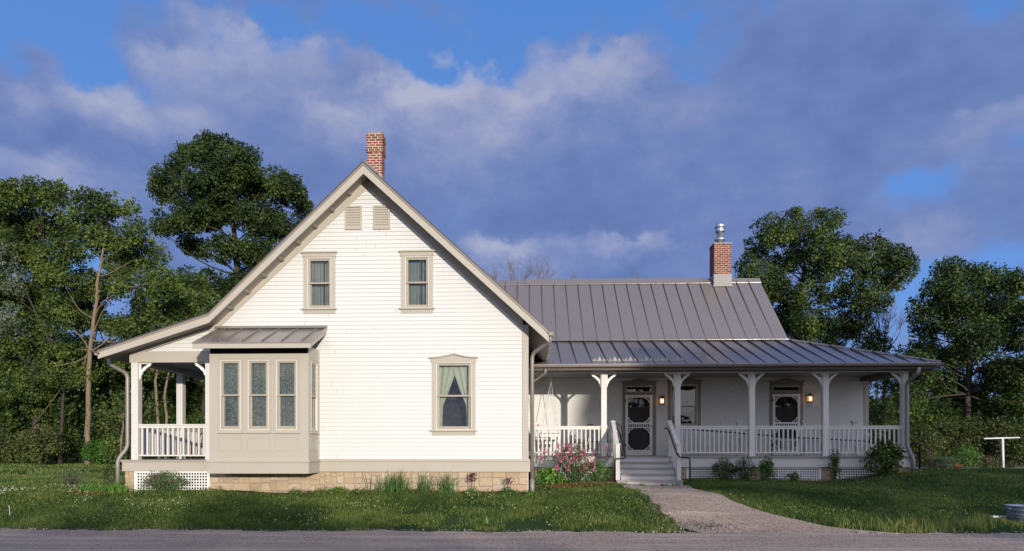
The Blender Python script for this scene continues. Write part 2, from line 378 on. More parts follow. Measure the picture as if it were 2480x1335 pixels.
def window(fr, u0, u1, z0, z1, parent=house, casing=0.10, head='flat', curtain='full', zm=None, n=0.0, sill=True, label=None, thin=False, tmat='trim'):
    """double-hung window in the opening u0..u1, z0..z1; parts: casing, bead, sash, pane, curtain"""
    w = u1 - u0; zm = zm or (z0 + z1) / 2
    mb = MB(fr); c = casing; n1 = n + 0.030
    if thin:      # picture-frame moulding of the bay
        rect_frame(mb, u0 - c, u1 + c, z0 - c, z1 + c, c, c, c, n, n + 0.018)
        rect_frame(mb, u0 - c - 0.012, u1 + c + 0.012, z0 - c - 0.012, z1 + c + 0.012, 0.022, 0.022, 0.022, n + 0.018, n + 0.03)
        mb.box(u0 - c - 0.02, u1 + c + 0.02, n + 0.001, n + 0.05, z0 - c - 0.035, z0 - c - 0.012)
    else:
        mb.box(u0 - c, u0, n, n1, z0, z1); mb.box(u1, u1 + c, n, n1, z0, z1)
        hz = 0.115
        if head == 'flat':
            mb.box(u0 - c, u1 + c, n, n1, z1, z1 + hz)
            mb.box(u0 - c - 0.02, u1 + c + 0.02, n, n1 + 0.012, z1 + hz - 0.09, z1 + hz)
            mb.box(u0 - c - 0.045, u1 + c + 0.045, n, n1 + 0.05, z1 + hz, z1 + hz + 0.035)
        else:
            um = (u0 + u1) / 2; k = 0.085; a, b = u0 - c - 0.015, u1 + c + 0.015
            def gable(nn0, nn1, lo, hi, pad):
                pts = [(a - pad, lo), (b + pad, lo), (b + pad, hi), (um + 0.62 * (b - um), hi + 0.012), (um, hi + k), (um - 0.62 * (b - um), hi + 0.012), (a - pad, hi)]
                q = len(pts)
                mb.add([(x, nn0, z) for x, z in pts] + [(x, nn1, z) for x, z in pts], [tuple(range(q)), tuple(range(2*q-1, q-1, -1))] + [(i, (i+1) % q, q+(i+1) % q, q+i) for i in range(q)])
            gable(n, n1 + 0.01, z1, z1 + 0.105, 0.0)
            cap = [(a - 0.045, z1 + 0.105), (um - 0.62 * (b - um), z1 + 0.118), (um, z1 + 0.105 + k), (um + 0.62 * (b - um), z1 + 0.118), (b + 0.045, z1 + 0.105)]
            for (p, q) in zip(cap[:-1], cap[1:]):
                mb.hexa([(p[0], n, p[1]), (q[0], n, q[1]), (q[0], n1 + 0.055, q[1]), (p[0], n1 + 0.055, p[1])],
                        [(p[0], n, p[1] + 0.028), (q[0], n, q[1] + 0.028), (q[0], n1 + 0.055, q[1] + 0.028), (p[0], n1 + 0.055, p[1] + 0.028)])
        if sill:
            mb.box(u0 - c - 0.035, u1 + c + 0.035, n, n1 + 0.045, z0 - 0.035, z0)
            mb.box(u0 - c, u1 + c, n, n1 - 0.004, z0 - 0.125, z0 - 0.035)
    win = mb.build('window', M[tmat], parent)
    if label: win['label'] = label
    bd = MB(fr); rect_frame(bd, u0, u1, z0, z1, 0.012, 0.012, 0.012, n - (0.02 if thin else 0.05), n + (0.022 if thin else 0.034)); bd.build('window_bead', M['bead'], win)
    s = MB(fr); a, b = u0 + 0.012, u1 - 0.012; lo, hi = z0 + 0.012, z1 - 0.012
    rect_frame(s, a, b, zm - 0.022, hi, 0.052, 0.04, 0.050, n - 0.030, n + 0.004)
    rect_frame(s, a, b, lo, zm + 0.020, 0.058, 0.072, 0.036, n - 0.070, n - 0.034)
    s.build('sash', M['sash'], win)
    g = MB(fr)
    g.quad((a + 0.05, n - 0.018, zm), (b - 0.05, n - 0.018, zm), (b - 0.05, n - 0.018, hi - 0.04), (a + 0.05, n - 0.018, hi - 0.04))
    g.quad((a + 0.05, n - 0.055, lo + 0.06), (b - 0.05, n - 0.055, lo + 0.06), (b - 0.05, n - 0.055, zm), (a + 0.05, n - 0.055, zm))
    g.build('pane', M['glass'], win)
    r = MB(fr); A, B, lo2, hi2, dn = u0 - 0.05, u1 + 0.05, z0 - 0.05, z1 + 0.05, (0.6 if not thin else 0.25)
    r.quad((A, n - dn, lo2), (B, n - dn, lo2), (B, n - dn, hi2), (A, n - dn, hi2))
    r.quad((A, n - dn, lo2), (A, n - .08, lo2), (A, n - .08, hi2), (A, n - dn, hi2)); r.quad((B, n - dn, lo2), (B, n - .08, lo2), (B, n - .08, hi2), (B, n - dn, hi2))
    r.quad((A, n - dn, lo2), (B, n - dn, lo2), (B, n - .08, lo2), (A, n - .08, lo2)); r.quad((A, n - dn, hi2), (B, n - dn, hi2), (B, n - .08, hi2), (A, n - .08, hi2))
    r.quad((A, n - .075, lo2), (u0, n - .075, lo2), (u0, n - .075, hi2), (A, n - .075, hi2)); r.quad((u1, n - .075, lo2), (B, n - .075, lo2), (B, n - .075, hi2), (u1, n - .075, hi2))
    r.build('window_recess', M['void'], win)
    q = MB(fr); nc = n - 0.15
    if curtain == 'full':
        mid = u0 + w * 0.62
        curtain_panel(q, u0, mid - 0.006, z0, z1 - 0.03, nc, 4.5, 0.022); curtain_panel(q, mid + 0.006, u1, z0, z1 - 0.03, nc - 0.01, 2.6, 0.022)
        q.build('curtain', M['curtain'], win, True)
    elif curtain == 'lace':
        curtain_panel(q, u0, u1, z0, z1, n - 0.12, 3.2, 0.008); q.build('curtain', M['lace'], win, True)
    elif curtain == 'tied':
        for sgn in (0, 1):
            def edge(t, sgn=sgn):
                k = 0.44 * (1 - t / 0.62) ** 0.9 + 0.13 if t < 0.62 else 0.13 + 0.06 * (t - 0.62) * -1
                if sgn == 0: return (u0 + 0.03, u0 + 0.03 + w * k)
                return (u1 - 0.03 - w * k, u1 - 0.03)
            curtain_panel(q, 0, 0, z0, z1 - 0.03, nc, 3.0, 0.016, edge, 22, 20)
        q.build('curtain', M['creamcurtain'], win, True)
    elif curtain == 'sheer':
        curtain_panel(q, u0 + w * 0.45, u1, z0, z1 - 0.5, nc, 3.0, 0.02); q.build('curtain', M['curtain'], win, True)
    return win

# ---- levels and edges of the gabled front
xl, xr = WX(508, YF), WX(1266, YF)            # wall between corner boards
XE = WX(1280, YF)                              # outer edge of the east corner board
z_m1, z_m0 = WZ(1111.5, YF), WZ(1117.5, YF)    # water-table moulding
z_s0 = WZ(1143, YF)
z_deckL = WZ(1114, YF)
# roof line on the rake plane (top edge): eave, kink, apex, eave
RL = [W(237, 847, YR), W(505, 757, YR), W(880, 391, YR), W(1329, 799, YR)]
def roof_z(x, drop=0.0):
    for (a, b) in zip(RL[:-1], RL[1:]):
        if x <= b[0]:
            t = (x - a[0]) / (b[0] - a[0]); return a[1] + t * (b[1] - a[1]) - drop
    a, b = RL[2], RL[3]; return b[1] + (x - b[0]) / (b[0] - a[0]) * (b[1] - a[1]) - drop
slopeL = (RL[2][1] - RL[1][1]) / (RL[2][0] - RL[1][0]); slopeR = (RL[2][1] - RL[3][1]) / (RL[3][0] - RL[2][0])
slopeP = (RL[1][1] - RL[0][1]) / (RL[1][0] - RL[0][0])
def gx_left(z, drop): return max(xl, RL[2][0] - (RL[2][1] - drop - z) / slopeL)
def gx_right(z, drop): return min(xr, RL[2][0] + (RL[2][1] - drop - z) / slopeR)
DR = 0.30
fr_f = frame_front(YF)
UW = [(745.7, 802.6, 626, 747.8, 686), (982, 1038.8, 623.4, 746.3, 684.5)]
holes = []
for (a, b, c, d, m_) in UW: holes.append((WX(a, YF), WX(b, YF), WZ(d, YF, a), WZ(c, YF, a)))
LWn = (1057, 1141.6, 879, 1041.4, 958)
holes.append((WX(LWn[0], YF), WX(LWn[1], YF), WZ(LWn[3], YF, 1100), WZ(LWn[2], YF, 1100)))
mb = MB(fr_f)
siding(mb, z_m1, RL[2][1] - DR, lambda z: gx_left(z, DR), lambda z: gx_right(z, DR), holes, 0.0965)
wall = mb.build('wall', M['siding'], house); wall['label'] = 'sunlit white clapboard wall of the front gable'
# solid backing: stops light between floors, sheathing round the side walls
mb = MB()
mb.box(XE - 0.03, XE - 0.005, YF + 0.02, YW + 6.0, 0.3, roof_z(XE, 0.25))
mb.build('side_wall', M['siding'], house); mb = MB(); mb.box(xl + 0.0, xl + 0.03, YF + 0.02, YW + 6.0, 0.3, roof_z(xl, 0.3))
sw = mb.build('side_wall', M['siding'], house)
mb = MB(fr_f)   # corner boards, frieze along the rakes, water table
mb.box(xr, XE, 0.0, 0.032, z_m1, roof_z(XE, 0.22))
mb.build('corner_board', M['trim'], house); mb = MB(fr_f); mb.box(xl, xl + 0.10, 0.0, 0.032, WZ(806, YF), roof_z(xl + .1, 0.30))
cb = mb.build('corner_board', M['trim'], house)
mb = MB(fr_f)
def frieze(xa, xb, d0, d1, nn):
    mb.add([(xa, 0.001, roof_z(xa, d0)), (xb, 0.001, roof_z(xb, d0)), (xb, 0.001, roof_z(xb, d1)), (xa, 0.001, roof_z(xa, d1)),
            (xa, nn, roof_z(xa, d0)), (xb, nn, roof_z(xb, d0)), (xb, nn, roof_z(xb, d1)), (xa, nn, roof_z(xa, d1))],
           [(0,1,2,3), (7,6,5,4), (0,4,5,1), (3,2,6,7)])
frieze(xl, RL[2][0], DR + 0.13, 0.13, 0.028); frieze(RL[2][0] + 0.002, xr, DR + 0.13, 0.13, 0.027)
frieze(WX(316, YF), xl - 0.004, 0.25, 0.13, 0.028)
mb.build('frieze_board', M['trim'], house)
mb = MB(fr_f)
xb1 = WX(770, YF)
mb.box(xb1, XE + 0.02, 0.0, 0.045, z_s0, z_m0); mb.box(xb1, XE + 0.04, 0.0, 0.075, z_m0, z_m0 + 0.022); mb.box(xb1, XE + 0.03, 0.0, 0.055, z_m0 + 0.022, z_m1)
mb.box(XE - 0.002, XE + 0.04, -6.0, -0.001, z_s0, z_m0 + 0.02)
mb.build('skirt_board', M['trim'], house)

# ---- stone foundation: random ashlar by splitting a rectangle
def ashlar(fr, u0, u1, z0, z1, n, parent, seed, smin=0.10, smax=0.40, name='foundation'):
    rr = random.Random(seed); out = []
    def split(a, b, c, d):
        w, h = b - a, d - c
        if (w > smax or h > smax * 0.62) or (w > smin * 2.4 and h > smin * 1.6 and rr.random() < 0.35):
            if w / h > 1.25 or (w > h and rr.random() < 0.7):
                m_ = a + w * rr.uniform(0.32, 0.68); split(a, m_, c, d); split(m_, b, c, d)
            else:
                m_ = c + h * rr.uniform(0.34, 0.66); split(a, b, c, m_); split(a, b, m_, d)
        else: out.append((a, b, c, d))
    split(u0, u1, z0, z1)
    mb = MB(fr); g = 0.0055
    for (a, b, c, d) in out:
        j = lambda: rr.uniform(-0.011, 0.011)
        o = rr.uniform(0.0, 0.018); a, b, c, d = a + g, b - g, c + g, d - g
        p = [(a+j(), c+j()), (b+j(), c+j()), (b+j(), d+j()), (a+j(), d+j())]; k = 0.012
        cx, cz = (a+b)/2, (c+d)/2
        def inw(q): return (q[0] + (k if q[0] < cx else -k), q[1] + (k if q[1] < cz else -k))
        vs = [(x, n - 0.02, z) for x, z in p] + [(x, n + o + 0.004, z) for x, z in p] + [(*[inw(q)[0]], n + o + 0.014, inw(q)[1]) for q in p]
        mb.add(vs, [(0,1,5,4), (1,2,6,5), (2,3,7,6), (3,0,4,7), (4,5,9,8), (5,6,10,9), (6,7,11,10), (7,4,8,11), (8,9,10,11)])
    f = mb.build(name, M['stone'], parent)
    mo = MB(fr); mo.box(u0 + 0.001, u1 - 0.001, n - 0.25, n + 0.003, z0, z1 - 0.001); mo.build('mortar', M['mortar'], f)
    return f
xfl = WX(508, YF + .05)
f1 = ashlar(frame_front(YF + 0.03), xfl, XE + 0.0, 0.25, z_s0, 0.0, house, 5, 0.12, 0.42); f1['label'] = 'sunlit buff stone foundation under the front gable'
mb = MB(); mb.box(XE - 0.05, XE - 0.01, YF + 0.3, YW, 0.2, z_s0); mb.build('foundation', M['stone'], house)

# ---- windows of the gabled front
for i, (a, b, c, d, m_) in enumerate(UW):
    window(fr_f, WX(a, YF), WX(b, YF), WZ(d, YF, a), WZ(c, YF, a), zm=WZ(m_, YF, a),
           label=('left' if i == 0 else 'right') + ' upper gable window with closed sage curtains')
window(fr_f, WX(LWn[0], YF), WX(LWn[1], YF), WZ(LWn[3], YF, 1100), WZ(LWn[2], YF, 1100), head='peak', curtain='tied', zm=WZ(LWn[4], YF),
       label='tall ground floor window with tied back cream curtains')

# ---- gable louvres
for (a, b, c, d) in ((837, 876.5, 500.6, 557.5), (905, 945, 499.8, 556.5)):
    u0, u1, z0, z1 = WX(a, YF), WX(b, YF), WZ(d, YF, a), WZ(c, YF, a)
    mb = MB(fr_f); rect_frame(mb, u0, u1, z0, z1, 0.042, 0.05, 0.035, 0.012, 0.05)
    v = mb.build('louvre_vent', M['trim'], house)
    s = MB(fr_f); ns = 8; A, B = u0 + 0.042, u1 - 0.042; lo, hi = z0 + 0.05, z1 - 0.035; st = (hi - lo) / ns
    for i in range(ns):
        z = lo + i * st
        s.add([(A, 0.040, z), (B, 0.040, z), (B, 0.018, z + st * 1.25), (A, 0.018, z + st * 1.25), (A, 0.032, z), (B, 0.032, z)], [(0,1,2,3), (0,1,5,4)])
    s.build('louvre_slat', M['trim'], v)
    s = MB(fr_f); s.box(A - .001, B + .001, 0.0135, 0.0155, lo, hi); s.build('vent_back', M['void'], v)

# ---- main roof
def off_pts(pts, d):
    """move a roof polyline straight down so that its perpendicular distance is about d"""
    out = []
    for i, (x, z) in enumerate(pts):
        sl = [abs((q[1]-p[1])/(q[0]-p[0])) for p, q in zip(pts[:-1], pts[1:])]
        s = sl[0] if i == 0 else sl[-1] if i == len(pts)-1 else (sl[i-1] + sl[i]) / 2
        out.append((x, z - d * math.sqrt(1 + s*s)))
    return out
YBK = 27.0
def slab(mb, top, bot, y0, y1):
    for i in range(len(top) - 1):
        a, b, c, d = top[i], top[i+1], bot[i+1], bot[i]
        mb.hexa([(a[0], y0, a[1]), (b[0], y0, b[1]), (b[0], y1, b[1]), (a[0], y1, a[1])], [(d[0], y0, d[1]), (c[0], y0, c[1]), (c[0], y1, c[1]), (d[0], y1, d[1])])
mb = MB(); slab(mb, RL, off_pts(RL, 0.025), YR - 0.03, YBK)
roof = mb.build('main_roof', M['roofedge'], house); roof['label'] = 'steep dark edged roof of the front gable and its lean-to'
mb = MB()   # standing seams and ridge cap
for y in np.arange(YR + 0.25, YBK, 0.46):
    for (a, b) in ((RL[0], RL[1]), (RL[1], RL[2]), (RL[2], RL[3])):
        mb.hexa([(a[0], y, a[1]), (b[0], y, b[1]), (b[0], y + 0.02, b[1]), (a[0], y + 0.02, a[1])], [(a[0], y, a[1] + 0.045), (b[0], y, b[1] + 0.045), (b[0], y + 0.02, b[1] + 0.045), (a[0], y + 0.02, a[1] + 0.045)])
mb.build('roof_seam', M['roof'], roof)
mb = MB(); ax, az = RL[2]; y0 = YR + 0.15
capw = 0.26
mb.prism([(ax - capw, az + 0.09 - capw * slopeL), (ax, az + 0.10), (ax + capw, az + 0.09 - capw * slopeR), (ax + capw, az - 0.0 - capw * slopeR), (ax, az - 0.01), (ax - capw, az - 0.0 - capw * slopeL)], y0, YBK)
mb.build('ridge_cap', M['roof'], roof)
# rake fascia with a lighter drip line on top
F0, F1, F2 = off_pts(RL, 0.026), off_pts(RL, 0.062), off_pts(RL, 0.205)
mb = MB(); slab(mb, F0, F1, YR - 0.022, YR + 0.03); mb.build('rake_trim', M['gutter'], house)
mb = MB(); slab(mb, F1, F2, YR, YR + 0.035); mb.build('rake_fascia', M['trim'], house)
S0, S1 = off_pts(RL, 0.125), off_pts(RL, 0.150)
mb = MB(); slab(mb, S0, S1, YR + 0.036, YBK); mb.build('rake_soffit', M['soffit'], house)
for (a, b, n_) in ((RL[1], RL[2], 9), (RL[2], RL[3], 9), (RL[0], RL[1], 4)):
    for i in range(1, n_):
        t = i / n_; x = a[0] + (b[0]-a[0]) * t; z = a[1] + (b[1]-a[1]) * t
        Lh = math.hypot(b[0]-a[0], b[1]-a[1]); dx, dz = (b[0]-a[0]) / Lh * 0.025, (b[1]-a[1]) / Lh * 0.025
        k = math.hypot(1, (b[1]-a[1]) / (b[0]-a[0]))
        zt, zb = z - 0.151 * k, z - 0.168 * k
        mb = MB(); mb.hexa([(x-dx, YR + 0.036, zt-dz), (x+dx, YR + 0.036, zt+dz), (x+dx, YF - 0.03, zt+dz), (x-dx, YF - 0.03, zt-dz)],
                [(x-dx, YR + 0.036, zb-dz), (x+dx, YR + 0.036, zb+dz), (x+dx, YF - 0.03, zb+dz), (x-dx, YF - 0.03, zb-dz)])
        mb.build('lookout', M['soffit'], house)

# ---- front chimney (brick by brick)
def brick_stack(name, x0, x1, y0, y1, z0, z1, parent, ch, bl, mort, corbel=None, label=None, brick=M['brick']):
    mb = MB(); z = z0; i = 0; rr = random.Random(3)
    core = MB()
    while z < z1 - 0.01:
        zt = min(z + ch, z1); e = corbel(z) if corbel else 0.0
        X0, X1, Y0, Y1 = x0 - e, x1 + e, y0 - e, y1 + e
        core.box(X0 + 0.004, X1 - 0.004, Y0 + 0.004, Y1 - 0.004, z, zt)
        def row(a, b, off):
            cuts = [a]; c = a + (bl * 0.5 if off else bl)
            while c < b - bl * 0.22: cuts.append(c); c += bl
            cuts.append(b); return [(p + mort / 2, q - mort / 2) for p, q in zip(cuts[:-1], cuts[1:])]
        bz0, bz1 = z + mort / 2, zt - mort / 2; d = 0.03
        for (a, b) in row(X0 - mort / 2, X1 + mort / 2, i % 2):
            for Y, s in ((Y0, 1), (Y1, -1)):
                mb.box(a, b, min(Y, Y + s*d), max(Y, Y + s*d), bz0, bz1)
        for (a, b) in row(Y0 + d + mort * .5, Y1 - d - mort * .5, (i + 1) % 2):
            for X, s in ((X0, 1), (X1, -1)):
                mb.box(min(X, X + s*d), max(X, X + s*d), a, b, bz0, bz1)
        z = zt; i += 1
    c = mb.build(name, brick, parent)
    if label: c['label'] = label
    core.build('chimney_mortar', M['brickm'], c)
    return c
YC = 16.85; sc_ = F_PX / YC
cx0, cx1 = WX(889.5, YC), WX(924.5, YC); cztop = WZ(322, YC, 905); czm0 = WZ(366, YC, 905)
def corb(z):
    k = 0.0
    if z > czm0 - 0.01: k = 0.018
    if abs(z - czm0) < 0.035 or abs(z - (cztop - 0.13)) < 0.035: k = 0.032
    return k
ch1 = brick_stack('chimney', cx0, cx1, YC, YC + 0.36, 6.8, cztop, house, 0.0625, 0.155, 0.017, corb, 'brick chimney with pale mortar behind the gable peak')
mb = MB(); mb.box(cx0 - 0.02, cx1 + 0.02, YC - 0.02, YC + 0.38, cztop, cztop + 0.012); mb.box(cx0 + 0.11, cx1 - 0.09, YC + 0.08, YC + 0.26, cztop + 0.012, cztop + 0.06)
mb.build('chimney_cap', M['lead'], ch1)
mb = MB(); zz = WZ(423, YC, 905); mb.box(cx0 - 0.02, cx1 + 0.012, YC - 0.012, YC + 0.40, zz - 0.9, zz); mb.build('flashing', M['lead'], ch1)

# ---- bay window
YBF = frame_front(YBAY)
bx0, bx1 = WX(507, YBAY), WX(745.5, YBAY)
bzt = WZ(838, YBAY, 600); bzm = WZ(1116, YBAY, 600); bzs = WZ(1147, YBAY, 600)
bay = MB(YBF)
bw = [(534.5, 583), (601.5, 650.5), (670, 719.5)]; wz0, wz1, wzm = WZ(1041, YBAY, 600), WZ(873, YBAY, 600), WZ(957, YBAY, 600)
pts = [bx0] + [WX(v, YBAY) for p in bw for v in p] + [bx1]
for i in range(0, 8, 2): bay.box(pts[i], pts[i+1], -0.03, 0.0, wz0, wz1)
bzv = WZ(857, YBAY, 600); bay.box(bx0, bx1, -0.03, 0.0, wz1, bzv); bay.box(bx0, bx1, -0.03, 0.0, bzm, wz0)
EXF = frame_east(bx1)
ya, yb = YBAY + 0.03, YF - 0.0
sy0, sy1 = YBAY + 0.20, YBAY + 0.20 + 0.44
# east cheek of the bay, with its own narrow window
E = MB(EXF); E.box(ya, sy0, -0.03, 0.0, wz0, wz1); E.box(sy1, yb, -0.03, 0.0, wz0, wz1); E.box(ya, yb, -0.03, 0.0, wz1, bzt); E.box(ya, yb, -0.03, 0.0, bzm, wz0)
E.box(YBAY + 0.001, YBAY + 0.10, 0.0, 0.016, bzm + .001, bzt - 0.001); E.box(yb - 0.075, yb, 0.0, 0.02, bzm, bzt)
Wst = MB(frame_east(bx0)); Wst.box(ya, yb, 0.0, 0.03, bzm, bzt)
b0 = bay.build('bay_window', M['trim'], house); b0['label'] = 'taupe box bay with three lace curtained windows'
E.build('bay_side', M['trim'], b0); Wst.build('bay_side', M['trim'], b0)
for (a, b) in bw:
    window(YBF, WX(a, YBAY), WX(b, YBAY), wz0, wz1, casing=0.045, curtain='lace', zm=wzm, thin=True, label='narrow bay window with a lace curtain')
window(EXF, sy0, sy1, wz0, wz1, casing=0.045, curtain='full', zm=wzm, thin=True, label='narrow window in the east cheek of the bay')
mb = MB(YBF)   # recessed panels under the windows
zp0, zp1 = WZ(1092, YBAY, 600), WZ(1059, YBAY, 600)
for (a, b) in ((529, 585), (598, 654), (666, 722)):
    rect_frame(mb, WX(a, YBAY), WX(b, YBAY), zp0, zp1, 0.018, 0.018, 0.018, 0.0, 0.012)
mb.build('bay_panel', M['trim'], b0)
mb = MB(EXF); rect_frame(mb, sy0 - 0.05, sy1 + 0.05, zp0, zp1, 0.018, 0.018, 0.018, 0.0, 0.012); mb.build('bay_panel', M['trim'], b0)
mb = MB()
def wrap(o0, o1, z0, z1):
    mb.box(bx0 - o1, bx1 + o1, YBAY - o1, YBAY - o0, z0, z1); mb.box(bx1 + o0, bx1 + o1, YBAY - o0, YF - 0.046, z0, z1); mb.box(bx0 - o1, bx0 - o0, YBAY - o0, YF - 0.046, z0, z1)
wrap(0.0, 0.035, bzs, bzm - 0.03); wrap(0.0, 0.065, bzm - 0.03, bzm - 0.008); wrap(0.0, 0.045, bzm - 0.008, bzm + 0.018)
mb.box(bx0, bx1, YBAY, YF, bzs + 0.01, bzs + 0.04)
mb.build('bay_skirt', M['trim'], b0)
# roof of the bay
ye = 14.87; re0, re1 = WX(464, ye), WX(753, ye); rze = WZ(829, ye, 600); rzt = WZ(797, YF - 0.02, 600)
mb = MB(); yt = YF - 0.02
mb.hexa([(re0, ye, rze), (re1, ye, rze), (re1, yt, rzt), (re0, yt, rzt)], [(re0, ye, rze - 0.025), (re1, ye, rze - 0.025), (re1, yt, rzt - 0.025), (re0, yt, rzt - 0.025)])
for i in range(7):
    x = WX([487, 534, 582, 630, 678, 727, 7000][i] if i < 6 else 751, ye) - 0.0
    mb.hexa([(x, ye, rze), (x + .018, ye, rze), (x + .018, yt, rzt), (x, yt, rzt)], [(x, ye, rze + 0.035), (x + .018, ye, rze + 0.035), (x + .018, yt, rzt + 0.035), (x, yt, rzt + 0.035)])
mb.box(re0 - 0.01, re1 + 0.01, yt - 0.06, yt + 0.006, rzt + 0.01, rzt + 0.06)
mb.build('bay_roof', M['roof'], b0)
mb = MB(); mb.box(re0 + 0.01, re1 - 0.01, ye + 0.012, ye + 0.04, rze - 0.128, rze - 0.026)
sl = (rzt - rze) / (yt - ye)
for x in (re0 + 0.01, re1 - 0.035):
    mb.hexa([(x, ye + 0.041, rze - 0.026 + .04*sl), (x + .025, ye + 0.041, rze - 0.026 + .04*sl), (x + .025, yt, rzt - 0.026), (x, yt, rzt - 0.026)],
            [(x, ye + 0.041, rze - 0.128 + .04*sl), (x + .025, ye + 0.041, rze - 0.128 + .04*sl), (x + .025, yt, rzt - 0.128), (x, yt, rzt - 0.128)])
mb.build('bay_fascia', M['trim'], b0)
mb = MB(); mb.box(bx0 + .004, bx1 - .004, YBAY + 0.03, YBAY + 0.05, bzv - .02, rze - 0.0); mb.box(bx0 + 0.04, bx1 - 0.04, ye + 0.3, YF - 0.03, rze - 0.055, rze - 0.045); mb.build('eave_shade_strip', M['void'], b0)  # black strip stands in for the shade under the bay eave

# ---- lean-to porch on the left
z_bt, z_bb = WZ(851, YF, 400), WZ(878, YF, 400)
lx0, lx1 = WX(314, YF), WX(507.5, YF)
mb = MB(fr_f)
siding(mb, z_bt + 0.0, roof_z(lx1, 0.16), lambda z: max(lx0, RL[1][0] - (RL[1][1] - 0.22 - z) / slopeP), lambda z: lx1, (), 0.0965, -0.05)
mb.build('wall', M['siding'], house)['label'] = 'small clapboard triangle above the side porch beam'
PT = WX(326, YF); pw = 0.085
mb = MB(); mb.box(lx0, lx1 - 0.003, YF - 0.01, YF + 0.16, z_bb, z_bt); mb.box(lx0, lx0 + 0.16, YF + 0.16, 20.4, z_bb, z_bt)
mb.build('porch_beam', M['trim'], house)
mb = MB(); mb.box(lx0 + 0.17, xl - 0.01, YF + 0.16, 20.4, z_bb + 0.12, z_bb + 0.14); mb.build('porch_ceiling', M['ceiling'], house)

def bracket_mb(x, z, s, Y0, Y1, mb, w=0.30, h=0.40, eastward=False, yc=None):
    """fretwork bracket, corner at (x,z); s=+1 opens to the right"""
    T = (lambda u, y, v: (x + s * u, y, z - v)) if not eastward else (lambda u, y, v: (x + (y - (Y0+Y1)/2), yc + s * u, z - v))
    def poly(pts):
        n = len(pts); mb.add([T(u, Y0, v) for u, v in pts] + [T(u, Y1, v) for u, v in pts], [tuple(range(n)), tuple(range(2*n-1, n-1, -1))] + [(i, (i+1) % n, n+(i+1) % n, n+i) for i in range(n)])
    poly([(0, 0), (w, 0), (w - 0.012, 0.028), (0, 0.028)])
    poly([(0, 0.0285), (0.030, 0.0285), (0.030, h - 0.02), (0, h)])
    w0 = w; out = [(w - 0.012, 0.0285), (w - 0.04, 0.06), (w - 0.035, 0.075), (w - 0.09, 0.105), (w - 0.125, 0.125), (w - 0.155, 0.165), (0.085, 0.215), (0.062, 0.25), (0.075, 0.275), (0.045, 0.29), (0.0305, 0.33)]
    inn = [(.222, .0285), (.216, .035), (.195, .042), (.170, .066), (.135, .080), (.095, .115), (.056, .155), (.036, .19), (.0305, .215), (.0305, .24), (.0305, .27)]
    for i in range(len(out) - 1): poly([out[i], out[i+1], inn[i+1], inn[i]])

def post(x, Y, z0, z1, left=True, right=True, pw=pw, label=None, chamf=True):
    mb = MB(); mb.box(x - pw, x + pw, Y, Y + 2 * pw, z0, z1)
    p = mb.build('porch_post', M['post'], house)
    if label: p['label'] = label
    if left: b = MB(); bracket_mb(x - pw, z1, -1, Y + 0.06, Y + 0.10, b); b.build('bracket', M['white'], p)
    if right: b = MB(); bracket_mb(x + pw, z1, 1, Y + 0.06, Y + 0.10, b); b.build('bracket', M['white'], p)
    return p
def railing(x0, x1, Y, zdeck, n, along='x', top=0.86, h=0.095, mat=M['post'], label=None, bw_=0.021):
    mb = MB() if along == 'x' else MB(lambda u, n_, z: (Y + n_, u, z)); y = Y if along == 'x' else 0.0
    mb.box(x0, x1, y, y + 0.10, zdeck + top - 0.03, zdeck + top)
    mb.box(x0, x1, y + 0.02, y + 0.08, zdeck + top - h, zdeck + top - 0.03)
    mb.box(x0, x1, y + 0.02, y + 0.08, zdeck + 0.085, zdeck + 0.12)
    r = mb.build('railing', mat, house)
    if label: r['label'] = label
    b = MB(mb.fr)
    for i in range(n):
        c = x0 + (i + 0.5) * (x1 - x0) / n
        b.box(c - bw_, c + bw_, y + 0.032, y + 0.072, zdeck + 0.12, zdeck + top - h)
    b.build('baluster', mat, r); return r
YFp = YF + 0.0
post(PT, YFp, z_deckL, z_bb, False, True, label='front corner post of the side porch')
xh = WX(502, YF)
post(xh, YFp, z_deckL, z_bb, True, False, pw=0.05, label='half post beside the bay')
post(PT, YF + 2.13, z_deckL, z_bb, False, False, label='middle side post of the left porch')
post(PT, YF + 4.20, z_deckL, z_bb, False, False, label='rear side post of the left porch')
railing(PT + pw, xh - 0.05, YF + 0.03, z_deckL, 13, label='sunlit front railing of the side porch')
railing(YF + 2 * pw, YF + 2.13, PT - 0.05, z_deckL, 17, 'y'); railing(YF + 2.13 + 2 * pw, YF + 4.2, PT - 0.05, z_deckL, 16, 'y')
mb = MB(); mb.box(WX(293, YF), lx1 - 0.005, YF - 0.09, 20.5, z_deckL - 0.03, z_deckL); mb.build('porch_deck', M['deckboard'], house)['label'] = 'deck of the side porch'
mb = MB(); mb.box(WX(298, YF), lx1 - 0.005, YF - 0.04, YF - 0.0, z_s0 + 0.01, z_deckL - 0.031); mb.box(WX(298, YF), WX(298, YF) + 0.04, YF, 20.4, z_s0 + 0.01, z_deckL - 0.031)
mb.box(WX(296, YF), lx1 - 0.005, YF - 0.065, YF - 0.0405, z_deckL - 0.055, z_deckL - 0.031)
mb.build('skirt_board', M['trim'], house)
